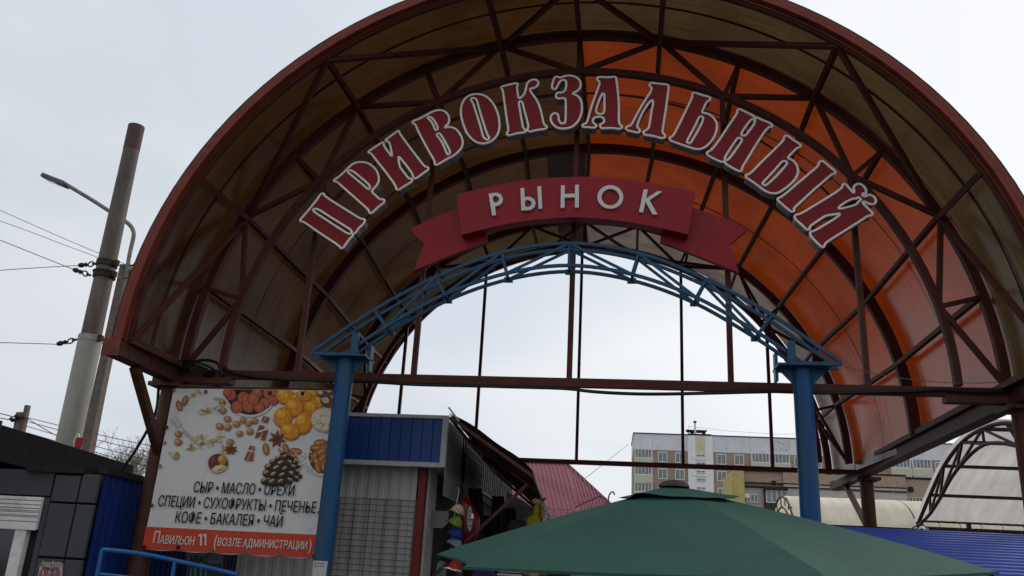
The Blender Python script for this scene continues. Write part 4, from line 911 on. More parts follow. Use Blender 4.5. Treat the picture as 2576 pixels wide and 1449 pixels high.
# enclosure of the stall
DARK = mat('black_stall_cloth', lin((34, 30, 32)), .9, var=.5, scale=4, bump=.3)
sb = thing('stall', (-1.3, 13, 0), 'dark market stall interior of black cloth under the brown awning', 'stall')
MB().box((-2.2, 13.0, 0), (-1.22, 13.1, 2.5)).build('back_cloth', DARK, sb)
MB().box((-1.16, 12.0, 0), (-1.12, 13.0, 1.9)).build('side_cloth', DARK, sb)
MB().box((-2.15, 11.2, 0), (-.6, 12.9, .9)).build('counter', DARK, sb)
hc = MB()
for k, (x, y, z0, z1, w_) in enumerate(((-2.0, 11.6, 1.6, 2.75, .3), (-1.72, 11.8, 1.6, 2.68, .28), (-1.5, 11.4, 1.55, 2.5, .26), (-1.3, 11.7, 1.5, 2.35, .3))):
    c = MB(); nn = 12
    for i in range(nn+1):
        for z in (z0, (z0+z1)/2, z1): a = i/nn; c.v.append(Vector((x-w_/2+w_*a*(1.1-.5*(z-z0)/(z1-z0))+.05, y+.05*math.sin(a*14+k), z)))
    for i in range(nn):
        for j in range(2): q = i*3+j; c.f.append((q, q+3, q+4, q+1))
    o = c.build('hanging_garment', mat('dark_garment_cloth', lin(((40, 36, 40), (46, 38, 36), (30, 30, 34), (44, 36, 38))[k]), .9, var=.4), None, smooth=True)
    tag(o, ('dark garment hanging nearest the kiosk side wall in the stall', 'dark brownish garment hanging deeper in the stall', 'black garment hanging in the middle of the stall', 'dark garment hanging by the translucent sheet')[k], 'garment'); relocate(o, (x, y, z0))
# translucent sheet with grid
o = MB().prism([S(1495,800,12.6), S(1620,870,12.6), S(1700,930,12.6), S(1705,1060,12.6), S(1490,1060,12.6)], [], (0, .01, 0)).build('plastic_sheet', mat('grey_translucent_film', lin((150, 144, 142)), .3, var=.15, scale=3), None)
tag(o, 'pale grey plastic film behind a wire grid under the awning', 'plastic sheet'); relocate(o, S(1600, 1050, 12.6))
gp = S(1500, 920, 12.5); grid('wire_grid', (gp[0], 12.5, 0), (1, 0, 0), .95, 1.7, gp[2], .095, .1, GWd, 'wire grid in front of the pale plastic film', .003)
# white cardboard panel
o = MB().prism([S(918,945,10.9), S(1047,950,10.9), S(1040,1040,10.9), S(1002,1080,10.9), S(905,1078,10.9)], [], (0, .01, 0)).build('white_board', mat('off_white_cardboard', lin((150, 146, 142)), .6, var=.05), None)
tag(o, 'plain off-white board with cut corner on the kiosk side wall', 'board'); relocate(o, S(960, 1078, 10.9))
# red bag with clear window
bg_ = thing('red_bag', S(1210, 1200, 10.4), 'large glossy red bag with clear oval window hanging beside the caps', 'bag')
RBAG = mat('glossy_red_vinyl', lin((118, 14, 18)), .3, var=.3, scale=6, bump=.4, bscale=8)
out = [S(*p, 10.4) for p in ((1150,840),(1175,850),(1215,870),(1235,920),(1280,975),(1288,1040),(1280,1120),(1262,1180),(1215,1205),(1160,1215),(1140,1180),(1135,1090),(1140,1000),(1135,900))]
out = smooth_loop(out, 2); cen = sum(out, Vector())/len(out)
s = MB(); rings = ((1, .0), (.9, -.05), (.72, -.085), (.4, -.10))
for f, dy in rings:
    for p in out: s.v.append(cen+(p-cen)*f+Vector((0, dy, 0)))
nn = len(out)
for r__ in range(3):
    for k in range(nn): s.f.append((r__*nn+k, r__*nn+(k+1) % nn, (r__+1)*nn+(k+1) % nn, (r__+1)*nn+k))
s.f.append(tuple(3*nn+k for k in range(nn))); s.f.append(tuple(nn-1-k for k in range(nn)))
s.build('body', RBAG, bg_, smooth=True)
ov = [S(1208+26*math.cos(t_*math.pi/10), 1010+105*math.sin(t_*math.pi/10), 10.285) for t_ in range(20)]
MB().prism(ov, [], (0, .01, 0)).build('clear_window', mat('crinkled_clear_film', lin((96, 84, 84)), .12, var=.6, scale=20, spec=1, bump=1, bscale=20), bg_)
MB().tube(ov, .006, 6, closed=True).build('zip', mat('dark_zip', lin((60, 20, 24)), .5), bg_)
MB().prism([S(1222,970,10.27), S(1236,972,10.27), S(1236,1006,10.27), S(1220,1004,10.27)], [], (0, .004, 0)).build('price_tag', WPL, bg_)
MB().tube([S(1170,842,10.4), S(1172,820,10.4), S(1190,815,10.4), S(1200,860,10.4)], .008, 6).build('handle', RBAG, bg_)
# caps on a rod
o = MB().tube([S(1107, 775, 10.25), S(1120, 768, 10.25), S(1128, 790, 10.25), S(1108, 880, 10.25), S(1090, 1000, 10.25), S(1075, 1150, 10.25), S(1068, 1240, 10.25)], .006, 6).build('display_hook', GW, None)
tag(o, 'white wire hook rod on which the four caps hang', 'hook'); relocate(o, S(1068, 1240, 10.25))
def cap(p, ax, r, m, m2, label):
    p = Vector(p); t = thing('cap', p, label, 'cap', 'caps hanging on the rod')
    ax = Vector(ax).normalized(); x = ax.orthogonal().normalized(); x = (x - Vector((0, 0, 0))).normalized(); y = ax.cross(x)
    s = MB(); nu, nv = 16, 7
    for a in range(nv+1):
        for b_ in range(nu):
            th = math.pi/2*a/nv; ph = 2*math.pi*b_/nu; w_ = (1+.10*math.sin(3*ph+p[2]*9)+.06*math.sin(5*ph+th*4))*(.80+.2*th/1.57)
            s.v.append(p+(x*math.cos(ph)+y*math.sin(ph))*r*math.sin(th)*w_+ax*r*1.15*math.cos(th))
    for a in range(nv):
        for b_ in range(nu): s.f.append((a*nu+b_, (a+1)*nu+b_, (a+1)*nu+(b_+1) % nu, a*nu+(b_+1) % nu))
    s.build('crown', m, t, smooth=True)
    s = MB(); d = (Vector((-.6, -.7, -.5)) - ax*Vector((-.6, -.7, -.5)).dot(ax)).normalized(); e = ax.cross(d)
    for a in range(9):
        th = -1.1+2.2*a/8; q = d*math.cos(th)+e*math.sin(th); s.v += [p+q*r*.98, p+q*r*(1.0+.75*math.cos(th*1.3))-ax*r*.18]
    for a in range(8): s.f.append((2*a, 2*a+2, 2*a+3, 2*a+1))
    s.build('peak', m2, t, smooth=True)
    MB().tube([p+(x*math.cos(t_*math.pi/8)+y*math.sin(t_*math.pi/8))*r for t_ in range(16)], r*.06, 5, closed=True).build('band', m2, t)
LEO = mat('leopard_print_cloth', lin((170, 150, 136)), .8, var=.1); 
_n = LEO.node_tree; _v = _n.nodes.new('ShaderNodeTexVoronoi'); _v.inputs['Scale'].default_value = 42; _c = _n.nodes.new('ShaderNodeValToRGB'); _c.color_ramp.elements[0].position = .28; _c.color_ramp.elements[0].color = (*lin((60, 44, 40)), 1); _c.color_ramp.elements[1].position = .36; _c.color_ramp.elements[1].color = (*lin((180, 160, 146)), 1)
_t = _n.nodes.new('ShaderNodeTexCoord'); _n.links.new(_t.outputs['Object'], _v.inputs['Vector']); _n.links.new(_v.outputs['Distance'], _c.inputs[0]); _n.links.new(_c.outputs[0], _n.nodes['Principled BSDF'].inputs['Base Color'])
GRN = mat('lime_floral_cloth', lin((120, 146, 60)), .8, var=.5, scale=40); BLC = mat('blue_cap_cloth', lin((16, 52, 120)), .8, var=.2); LBC = mat('pale_blue_cap_cloth', lin((110, 134, 146)), .8, var=.1); DKC = mat('navy_band_cloth', lin((44, 44, 60)), .8)
cap(S(1110, 960, 10.3), (.35, .1, 1), .088, LEO, LEO, 'leopard print cap, topmost of the four on the rod')
cap(S(1095, 1055, 10.28), (.45, .1, .9), .088, GRN, GRN, 'lime green floral cap, second from top on the rod')
cap(S(1095, 1145, 10.26), (.35, .1, .9), .095, BLC, BLC, 'royal blue cap, third from top on the rod')
cap(S(1085, 1225, 10.24), (.5, .15, .9), .098, LBC, DKC, 'pale blue cap with navy edge, lowest on the rod')
cap(S(1085, 1400, 10.0), (.2, .1, 1), .09, mat('orange_red_cloth', lin((160, 48, 22)), .8, var=.25), WPL, 'orange red cap hanging just below the left umbrella corner')
# soft toys
YEL = mat('acid_yellow_plush', lin((134, 142, 14)), .95, var=.25, scale=30, bump=.8, bscale=90); BEI = mat('beige_plush', lin((160, 136, 110)), .95, var=.2, scale=30, bump=.6, bscale=90); ORP = mat('orange_brown_plush', lin((142, 84, 54)), .95, var=.2, scale=30)
ty = thing('soft_toy', S(1700, 1070, 10.6), 'acid yellow long-necked soft toy with beige head hanging under the awning', 'soft toy')
MB().tube([S(1722,880,10.6), S(1722,930,10.6), S(1716,985,10.6), S(1710,1020,10.6)], lambda k: (.028, .03, .034, .06)[k], 10).build('neck', YEL, ty, smooth=True)
MB().ball(S(1700, 1040, 10.6), .095, 14, 10, (1, .7, .95)).build('body', YEL, ty, smooth=True)
MB().ball(S(1716, 875, 10.58), .046, 12, 8, (1.1, .8, .8)).build('head', BEI, ty, smooth=True)
for k, (u, m_, l, v1) in enumerate(((1745, ORP, 'orange brown long soft toy right of the yellow one', 1000), (1768, BEI, 'beige long soft toy hanging next to the orange one', 1010), (1792, mat('grey_white_plush', lin((168, 166, 168)), .9, var=.2, scale=20), 'grey white soft toy, last under the awning edge', 1010))):
    t = thing('soft_toy', S(u, v1, 10.7), l, 'soft toy'); 
    MB().tube([S(u-3,895+k*22,10.7), S(u,930+k*12,10.7), S(u+4,v1,10.7)], lambda q: (.022, .026, .03)[q], 10).build('body', m_, t, smooth=True)
    MB().ball(S(u-4, 885+k*24, 10.69), .036, 10, 8).build('head', BEI if k == 0 else m_, t, smooth=True)
# black bag
o = MB().prism(smooth_loop([S(*p, 11) for p in ((1520,1012),(1640,1018),(1650,1060),(1640,1120),(1500,1120),(1495,1060))], 1), [], (0, .15, 0)).build('black_bag', mat('black_nylon', lin((24, 22, 24)), .6, var=.3), None, bevel=.01)
tag(o, 'black nylon bag standing below the plastic film', 'bag'); relocate(o, S(1570, 1120, 11))
# goods glimpsed under the umbrella rim
def G8(u, v, y=9.6): return ony(*r8(u, v), y)
STR = mat('white_striped_cloth', lin((150, 140, 140)), .8); _n = STR.node_tree; _w = _n.nodes.new('ShaderNodeTexWave'); _w.inputs['Scale'].default_value = 9; _w.bands_direction = 'Z'; _c = _n.nodes.new('ShaderNodeValToRGB'); _c.color_ramp.interpolation = 'CONSTANT'; _c.color_ramp.elements[0].color = (*lin((40, 34, 40)), 1); _c.color_ramp.elements[1].position = .5; _c.color_ramp.elements[1].color = (*lin((168, 156, 154)), 1)
_t = _n.nodes.new('ShaderNodeTexCoord'); _n.links.new(_t.outputs['Object'], _w.inputs['Vector']); _n.links.new(_w.outputs['Color'], _c.inputs[0]); _n.links.new(_c.outputs[0], _n.nodes['Principled BSDF'].inputs['Base Color'])
def softbox(name, pts, y, d, m, label, cat):
    o = MB().prism(smooth_loop([ony(*r8(*p), y) for p in pts], 2), [], (0, d, 0)).build(name, m, None, bevel=.012); tag(o, label, cat); relocate(o, ony(*r8(*pts[0]), y)); return o
softbox('handbag', ((1210,1350),(1540,1350),(1570,1449),(1570,1560),(1210,1560)), 9.8, .12, STR, 'black and white striped bag below the umbrella rim', 'bag')
softbox('folded_jeans', ((850,1350),(1170,1340),(1180,1560),(860,1560)), 9.9, .1, mat('navy_denim', lin((40, 40, 78)), .8, var=.3), 'dark navy cloth hanging below the umbrella rim', 'cloth')
softbox('cloth_bundle', ((1530,1340),(1600,1345),(1620,1560),(1540,1560)), 9.85, .1, mat('maroon_cloth', lin((92, 30, 36)), .8, var=.3), 'maroon cloth strip right of the striped bag', 'cloth')
softbox('cloth_bundle', ((340,1230),(480,1230),(470,1560),(330,1560)), 10.2, .06, mat('teal_cloth', lin((90, 122, 130)), .8, var=.3), 'pale teal cloth behind the orange cap', 'cloth')
softbox('black_crate', ((1900,1350),(2250,1350),(2260,1560),(1900,1560)), 9.7, .3, mat('black_plastic', lin((22, 20, 22)), .5), 'black box right of the plush toy under the umbrella', 'box')
ty = thing('soft_toy', G8(1760, 1500), 'pale plush toy with orange paws seen just under the umbrella rim', 'soft toy')
MB().ball(G8(1740, 1400), .085, 14, 10, (1.2, .8, .8)).build('body', mat('pale_grey_plush', lin((160, 150, 140)), .95, var=.2, scale=40, bump=.6), ty, smooth=True)
for q, m_ in (((1880, 1400), ORP), ((1630, 1375), BEI), ((1870, 1360), BEI)): MB().ball(G8(*q, 9.56), .05, 12, 8).build('paw', m_, ty, smooth=True)
# pink stall wall low behind the umbrella
o = MB().box((-.35, 12.5, 0), (3.3, 12.6, 1.95)).build('stall_wall', mat('faded_salmon_panel', lin((176, 128, 116)), .5, var=.1, dirt=lin((150, 100, 90)), dirt_amt=.5), None)
tag(o, 'low faded salmon pink panel wall behind the green umbrella', 'wall'); relocate(o, (1.5, 12.55, 0))

# ================================================================== pink metal roof building
PINK = mat('pink_metal_roofing', lin((184, 112, 126)), .4, var=.08, scale=.8, dirt=lin((160, 94, 108)), dirt_amt=.5)
PKD = mat('dark_pink_ridge_cap', lin((140, 72, 92)), .45)
pk = thing('pink_roof_building', (-3.0, 44, 0), 'building with steep pink standing seam metal roof, behind the awning', 'building')
def zr(px, py, slope=.75, y0=40, z0=6.8):                 # sight line onto the roof plane z = z0 + (y-y0)*slope
    d = ray(px, py); t_ = (z0-slope*y0-EYE[2])/(d[2]-slope*d[1]); return EYE+d*t_
pl = [zr(*r5(*p)) for p in ((1500, 575), (1955, 590), (2114, 742))] + [zr(*r6(*p)) for p in ((262, 835),)]
low = [pl[3]+Vector((.6, -1.2, -1.3)), Vector((pl[0][0]+.3, pl[3][1]-1.2, pl[3][2]-1.3))]
s = MB(); s.prism(pl+low, [], (0, .2, -.15)).build('roof', PINK, pk)
ta, tb = pl[0], pl[1]; sd_ = (zr(*r5(2050, 930))-zr(*r5(1955, 600)))
nseam = 15
for k in range(nseam):
    p = ta+(tb-ta)*(k+.5)/nseam; e = p+sd_*1.15
    MB().bar(p+Vector((0, -.04, .04)), e+Vector((0, -.04, .04)), .035, .05, (0, -.6, .8)).build('roof_seam', PINK, pk)
for k in range(1, 9):                                    # short seams that end on the hip
    f = k/9; p = tb+(pl[3]-tb)*f; MB().bar(p+Vector((0, -.04, .04)), p+sd_*(1.15-f*.2)+Vector((0, -.04, .04)), .035, .05, (0, -.6, .8)).build('roof_seam', PINK, pk)
MB().bar(ta, tb, .14, .12).build('ridge_cap', PKD, pk); MB().bar(tb, pl[3]+(pl[3]-tb)*.1, .16, .12).build('hip_cap', PKD, pk)
MB().box((-6.5, 40.5, 0), (-.9, 50, 4.4)).build('wall', mat('rendered_wall', lin((150, 140, 130)), .8), pk)
hk = [ony(*r6(*p), 30) for p in ((275,835),(275,800),(290,765),(308,754),(322,762),(323,782))]
o = MB().tube(smooth_loop(hk, 2, False), .025, 6).build('roof_hook', BLACKRUB, None); tag(o, 'black hooked cable mast at the end of the pink roof', 'mast'); relocate(o, hk[0])
o = MB().tube(smooth_loop([ony(*r6(*p), 24) for p in ((0,885),(60,855),(140,820),(200,790),(262,812))], 1, False), .014, 5).build('overhead_wire', WIRE, None); tag(o, 'thin wire crossing in front of the pink roof', 'wire'); relocate(o, ony(*r6(0, 885), 24))
o = MB().tube([ony(*r6(75,652), 90), ony(*r6(445,360), 160)], .03, 4).build('overhead_wire', WIRE, None); tag(o, 'very thin wire rising to the left corner of apartment block', 'wire'); relocate(o, ony(*r6(75, 652), 90))
ALB = 1.0
# ================================================================== apartment block far behind
APG = mat('light_grey_panel', (.74, .75, .78), .8, var=.06, scale=.5, dirt=lin((120, 118, 120)), dirt_amt=.35, dscale=.9)
APB = mat('brown_aggregate_panel', lin((164, 144, 130)), .85, var=.12, scale=.8, dirt=lin((150, 130, 114)), dirt_amt=.4, dscale=1.5)  # panel brown lightened to put distance haze into the colour
APW = mat('white_plaster', (.86, .87, .88), .8, var=.05, scale=.4, dirt=lin((176, 172, 166)), dirt_amt=.3, dscale=.7)
APY = mat('pale_yellow_paint', lin((214, 210, 176)), .8, var=.06, scale=.7)
APC = mat('cream_balcony_panel', lin((200, 200, 178)), .8, var=.06)
WFR = mat('white_window_frame', lin((222, 222, 220)), .5, var=.04)
GLS = mat('curtained_window_glass', lin((116, 122, 122)), .12, var=.45, scale=1.4, spec=.8)
BLKM = mat('black_bitumen', lin((44, 42, 46)), .7)
SEAM = mat('pale_joint_mortar', lin((190, 178, 166)), .8)
ap = thing('apartment_block', (1.23, 150, 0), 'nine-storey panel apartment block in grey, brown and white with glazed balconies', 'apartment block', rz=R_(1.1), local=True)
def AU(u): return (u-485)*.0202
LEN = 62; ZT = 26.94; PITCH = 2.82
MB().box((0, .3, 0), (LEN, 14, 24.2)).build('wall', APB, ap)
MB().box((-.03, .22, 24.2), (LEN+.03, 14.1, ZT)).build('top_band', APG, ap)
MB().box((-.15, .1, ZT+.003), (LEN+.15, 14.2, ZT+.16)).build('roof_edge', BLKM, ap)
for s_ in (0, 3.15, 8.9, 13.4, 19.5, 26, 31.9): MB().box((s_, .2, 24.25), (s_+.04, .219, ZT-.05)).build('panel_joint', SEAM, ap)
def make_window(wd, ht, panes, name='window'):
    fr = MB(); t_ = .14
    for a in ((-wd/2, 0, wd/2, t_), (-wd/2, ht-t_, wd/2, ht)): fr.box((a[0], -.06, a[1]), (a[2], .06, a[3]))
    for x in (-wd/2, wd/2-t_): fr.box((x, -.055, t_), (x+t_, .055, ht-t_))
    for k in range(1, panes): x = -wd/2+wd*k/panes; fr.box((x-.05, -.04, t_), (x+.05, .04, ht-t_))
    f = fr.build(name, WFR, ap)
    for k in range(panes):
        x0, x1 = -wd/2+wd*k/panes+.05, -wd/2+wd*(k+1)/panes-.05
        MB().box((x0, -.0, t_), (x1, .02, ht-t_)).build('pane', GLS, f)
    return f
w2 = make_window(1.62, 1.78, 2); w5 = make_window(2.95, 1.6, 5, 'balcony_glazing'); w3 = make_window(1.6, .5, 2, 'stair_window')
used = set()
def put(o, x, y, z):
    q = o if o.name not in used else dup(o, ap)
    used.add(o.name); q.location = (x, y, z); return q
per = AU(485+1120)
wins = (727, 870, 1215, 1361)
for bay in range(4):
    for f_ in range(8):
        zb_ = 22.16-f_*PITCH
        if zb_ < 1: continue
        for u in wins:
            s_ = AU(u)+bay*per
            if s_ < LEN-1: put(w2, s_, .26, zb_)
# seams between storeys
for f_ in range(8): MB().box((0, .285, 24.2-(f_+1)*PITCH+.25), (LEN, .299, 24.2-(f_+1)*PITCH+.31)).build('storey_joint', SEAM, ap)
bals = [(AU(490), 1)]
for bay in range(3):
    for u in (1456, 1618): bals.append((AU(u)+bay*per, 2))
for s_, _ in bals:
    if s_+3 > LEN: continue
    for f_ in range(8):
        zb_ = 22.62-f_*PITCH
        if zb_ < 2: continue
        put(w5, s_+1.5, -.5, zb_)
        MB().box((s_-.05, -.62, zb_-1.22), (s_+3.15, -.42, zb_-.01)).build('balcony_parapet', APC, ap)
        MB().box((s_+.02, -.42, zb_-1.22), (s_+.08, .3, zb_+1.6)).build('balcony_side', APW, ap)
        MB().box((s_+3.0, -.42, zb_-1.22), (s_+3.06, .3, zb_+1.6)).build('balcony_side', APW, ap)
for bay in range(3):
    s0 = AU(938)+bay*per; s1 = AU(1146)+bay*per
    if s1 > LEN: break
    MB().box((s0, -.1, 0), (s1, .29, ZT-.1)).build('stair_tower', APW, ap)
    MB().box((s0+1.27, -.13, 23.75), (s0+2.93, -.101, ZT-.12)).build('yellow_strip', APY, ap)
    MB().box((s0+1.9, -.15, 24.6), (s0+2.3, -.131, 25.6)).build('niche', APC, ap)
    for k in range(14):
        zz_ = 23.25-k*1.36
        if zz_ < 1.5: break
        put(w3, s0+2.1, -.14, zz_)
        if k % 2: MB().box((s0+1.27, -.13, zz_+.55), (s0+2.93, -.101, zz_+.95)).build('yellow_strip', APY, ap)
        if k % 2 == 0:
            pts = []
            for t_ in range(9): a = math.pi/2*t_/8; pts.append(Vector((s0+.55+.5-.5*math.cos(a), -.12, zz_-.2-.5*math.sin(a)+.3)))
            pts2 = [Vector((2*(s0+2.1)-p[0], p[1], p[2])) for p in reversed(pts)]
            MB().tube(pts+pts2, .05, 5).build('relief_moulding', APG, ap)
    c0 = (s0+s1)/2-.9
    MB().box((c0-1.2, .2, ZT+.16), (c0+2.8, 3, ZT+.3)).build('roof_deck', BLKM, ap)
    for x in (c0-.6, c0+1.4): MB().box((x, .8, ZT+.3), (x+.5, 1.6, ZT+.75)).build('vent_shaft', BLKM, ap)
    MB().prism([Vector((c0-1.1, .5, ZT+.75)), Vector((c0+1.9, .5, ZT+.75)), Vector((c0+2.2, .5, ZT+1.02)), Vector((c0-1.4, .5, ZT+1.02))], [], (0, 1.6, 0)).build('vent_hat', BLKM, ap)
    MB().tube([(c0+.1, .4, ZT+.2), (c0+.1, .4, ZT+2.15)], .16, 8).build('roof_pipe', APG, ap)
    MB().tube([(c0+.1, .4, ZT+2.15), (c0+.1, .4, ZT+2.3), (c0+.1, .4, ZT+2.5)], lambda k: (.12, .3, .28)[k], 10).build('pipe_cap', BLKM, ap)
MB().tube([(9.3, .5, ZT+.1), (9.3, .5, ZT+1.6)], .04, 4).build('aerial_mast', BLKM, ap)
MB().tube([(9.3, .5, ZT+1.6), (16, .5, ZT+1.0), (24, .5, ZT+.75), (31, .5, ZT+1.0), (31.7, .5, ZT+1.5)], .025, 4).build('aerial_wire', BLKM, ap)
rn = random.Random(5); s = MB()                           # flaked patches on the top band
for _ in range(110):
    x = AU(1640)+rn.random()*2.6; z = 24.6+rn.random()*1.9; s.quad((x, .212, z), (x+.05+rn.random()*.16, .212, z+.02), (x+.1, .212, z+.05+rn.random()*.08))
stuff(s.build('flaked_patches', BLKM, ap, recalc=False))

ALB = .95
# ================================================================== beige brick building
BRK1 = mat('brown_beige_brick', lin((192, 168, 148)), .9, var=.3, scale=14, dirt=lin((158, 132, 116)), dirt_amt=.6, dscale=1.5)
BRK2 = mat('pale_silicate_brick', lin((218, 206, 194)), .9, var=.22, scale=14, dirt=lin((190, 168, 150)), dirt_amt=.6, dscale=2)
MORT = mat('grey_mortar', lin((140, 124, 112)), .95, var=.2)
YLP = mat('ochre_yellow_plaster', lin((198, 184, 118)), .85, var=.14, scale=1.2, dirt=lin((160, 140, 70)), dirt_amt=.6, dscale=3)
GRP = mat('pale_lilac_plaster', lin((186, 176, 172)), .85, var=.08)
bb = thing('brick_building', (14, 62, 0), 'beige brick building with ochre yellow end and glazed bay, in front of apartment block', 'building')
YB_ = 60
def BX(u): return ony(*r6(u, 700), YB_)[0]
def BZ(u, v): return ony(*r6(u, v), YB_)[2]
x0, x1, x2, x3 = BX(1390), BX(1715), 18.12, 30
ztop = BZ(1390, 580)
MB().box((x0, YB_+.15, 0), (x1, 72, ztop-.02)).build('wall', MORT, bb)
MB().box((x1, YB_, 0), (x2, 72, ztop-.02)).build('wall', MORT, bb)
MB().box((x2, YB_+.4, 0), (x3, 72, ztop-.12)).build('wall', MORT, bb)
MB().box((x0-.05, YB_-.06, ztop), (x2+.05, 72.1, ztop+.1)).build('coping', BLKM, bb); MB().box((x2+.06, YB_+.3, ztop-.1), (x3, 72.1, ztop)).build('coping', BLKM, bb)
def bricks(xa, xb, za, zb_, y, m, name, holes=()):
    s = MB(); z = zb_; r_ = 0; rn = random.Random(int(xa*10))
    while z-.075 > za:
        x = xa-(.13 if r_ % 2 else 0)
        while x < xb:
            a, b_ = max(x, xa), min(x+.25, xb)
            if b_-a > .04 and not any(h[0] < (a+b_)/2 < h[1] and h[2] < z-.035 < h[3] for h in holes):
                j = rn.random()*.012; s.box((a, y-.02-j, z-.066), (b_, y, z))
            x += .262
        z -= .078; r_ += 1
    i = 0; return stuff(s.build(name, m, bb, recalc=False))
zm = BZ(1500, 722); v1 = BX(1622), BX(1656), BZ(1640, 700), BZ(1640, 664)
win1 = (BX(1545)-.02, BX(1735)+.05, 0, BZ(1640, 735))
bricks(x0, x1, zm, ztop-.03, YB_+.15, BRK1, 'brickwork', [v1])
ledz = BZ(1800, 690), BZ(1800, 722)
bricks(x1, x2, ledz[0]+.02, ztop-.03, YB_, BRK1, 'brickwork', [])
bricks(x1, x2, ledz[1]+.02, ledz[0]-.05, YB_-.03, BRK2, 'brickwork', [])
bricks(x1, x2, 5.6, ledz[1]-.05, YB_, BRK2, 'brickwork', [win1])
vv = ony(*r7(975, 838), 60), ony(*r7(1005, 805), 60)
bricks(x2, 24, 6.2, ztop-.14, YB_+.4, BRK1, 'brickwork', [(vv[0][0], vv[1][0], vv[0][2], vv[1][2])])
for z in ledz: MB().box((x0, YB_-.1, z-.05), (x2, YB_+.1, z+.012)).build('ledge', BLKM, bb)  # ledges coloured black to paint the shadow line they cast
MB().box((v1[0], YB_+.05, v1[2]), (v1[1], YB_+.14, v1[3])).build('vent_opening', BLACKRUB, bb)
MB().box((vv[0][0], YB_+.3, vv[0][2]), (vv[1][0], YB_+.39, vv[1][2])).build('vent_opening', BLACKRUB, bb)
# yellow end
yl0, yl1 = BX(1300), BX(1390)
zt_ = BZ(1300, 575)
MB().box((yl0, YB_-.3, 0), (yl1, 66, zt_)).build('yellow_pier', YLP, bb)
s = MB(); pz = ony(*r6(1240, 665), 61)
s.prism([Vector((yl0-.01, YB_-.25, zt_-.1)), Vector((yl0-.01, YB_-.25, 0)), Vector((pz[0], 61.5, 0)), Vector((pz[0], 61.5, pz[2]))], [], (0, .05, 0)).build('yellow_side_wall', YLP, bb)
MB().box((x0+.01, YB_+.06, 5.0), (BX(1548), YB_+.14, zm-.02)).build('plaster_panel', GRP, bb)
def bwin(u0, u1, v0, v1_, y, n, name='window'):
    xa, xb, za, zb_ = BX(u0), BX(u1), BZ(u0, v1_), BZ(u0, v0); t_ = .05
    f = MB(); f.box((xa, y-.05, za), (xb, y+.02, za+t_)); f.box((xa, y-.05, zb_-t_), (xb, y+.02, zb_))
    for k in range(n+1): x = xa+(xb-xa-t_)*k/n; f.box((x, y-.045, za+t_), (x+t_, y+.02, zb_-t_))
    f = f.build(name, WFR, bb)
    for k in range(n): x = xa+(xb-xa-t_)*k/n; MB().box((x+t_, y-.02, za+t_), (x+(xb-xa-t_)/n, y-.01, zb_-t_)).build('pane', GLS, f)
    return f
bwin(1410, 1505, 772, 842, YB_+.04, 3)
MB().tube([(BX(1412), YB_-.15, BZ(1412, 790)), (BX(1412), YB_-.05, BZ(1412, 790))], lambda k: (.17, .05)[k], 14).build('satellite_dish', WFR, bb)
bwin(1560, 1732, 748, 850, YB_-.5, 4, 'bay_window')
MB().box((BX(1548), YB_-.7, BZ(1600, 746)), (BX(1736), YB_+.1, BZ(1600, 728))).build('bay_roof', BLKM, bb)
MB().box((BX(1556), YB_-.5, 4.6), (BX(1736), YB_+.1, BZ(1600, 852))).build('bay_parapet', mat('dark_brown_siding', lin((72, 50, 46)), .6), bb)
MB().box((BX(1565), YB_-.44, BZ(1600, 850)), (BX(1730), YB_+.12, BZ(1600, 750))).build('bay_interior', GLS, bb)
a, b_ = ony(*r7(950, 905), 60), ony(*r7(1070, 880), 60)
f = MB(); n_ = 5
for z in (a[2]-.6, b_[2]-.05): f.box((a[0], YB_+.2, z), (b_[0], YB_+.3, z+.05))
for k in range(n_+1): x = a[0]+(b_[0]-a[0])*k/n_; f.box((x-.025, YB_+.2, a[2]-.6), (x+.025, YB_+.29, b_[2]))
f = f.build('balcony_glazing', WFR, bb); MB().box((a[0], YB_+.3, a[2]-.6), (b_[0], YB_+.35, b_[2])).build('pane', GLS, f)

ALB = .8
# ================================================================== cream vault roof and grey vault roof
def vault(root, prof, xa, xb, m, seg=1, name='roof_sheet'):
    out = []
    for k in range(seg):
        a, b_ = xa+(xb-xa)*k/seg, xa+(xb-xa)*(k+1)/seg; s = MB(); uv = []
        L_ = 0
        for i, p in enumerate(prof):
            if i: L_ += (Vector((0, *p))-Vector((0, *prof[i-1]))).length
            for x in (a+.005, b_-.005): s.v.append(Vector((x, p[0], p[1]))); uv.append((L_, x))
        for i in range(len(prof)-1): s.f.append((2*i, 2*i+1, 2*i+3, 2*i+2))
        out.append(s.build(name, m, root, smooth=True, uvs=uv))
    return out
CRM = sheet_mat('cream_polycarbonate', (.34, .31, .24), (.52, .48, .38), .3, .35, 3, .12)
GRV = sheet_mat('pale_grey_polycarbonate', (.40, .37, .35), (.12, .12, .12), .3, .3, 8, .2)
DST = mat('dark_brown_steel', lin((70, 50, 46)), .55, var=.25, scale=8)
cv = thing('cream_vault_roof', (8.5, 31, 0), 'long cream translucent vaulted stall roof in front of brick building', 'roof')
prof = [tuple(p)[1:] for p in catmull([Vector((0, *q)) for q in ((28.9, 3.4), (29.3, 4.05), (30.1, 4.60), (31.4, 4.88), (32.8, 4.60), (33.6, 4.05), (34.0, 3.4))], 5)]
vault(cv, prof, 5.35, 12.4, CRM, 3)
for k in (4, 8, 12): MB().bar((5.3, prof[k][0]+.03, prof[k][1]-.04), (12.4, prof[k][0]+.03, prof[k][1]-.04), .05).build('purlin', RUST, cv)
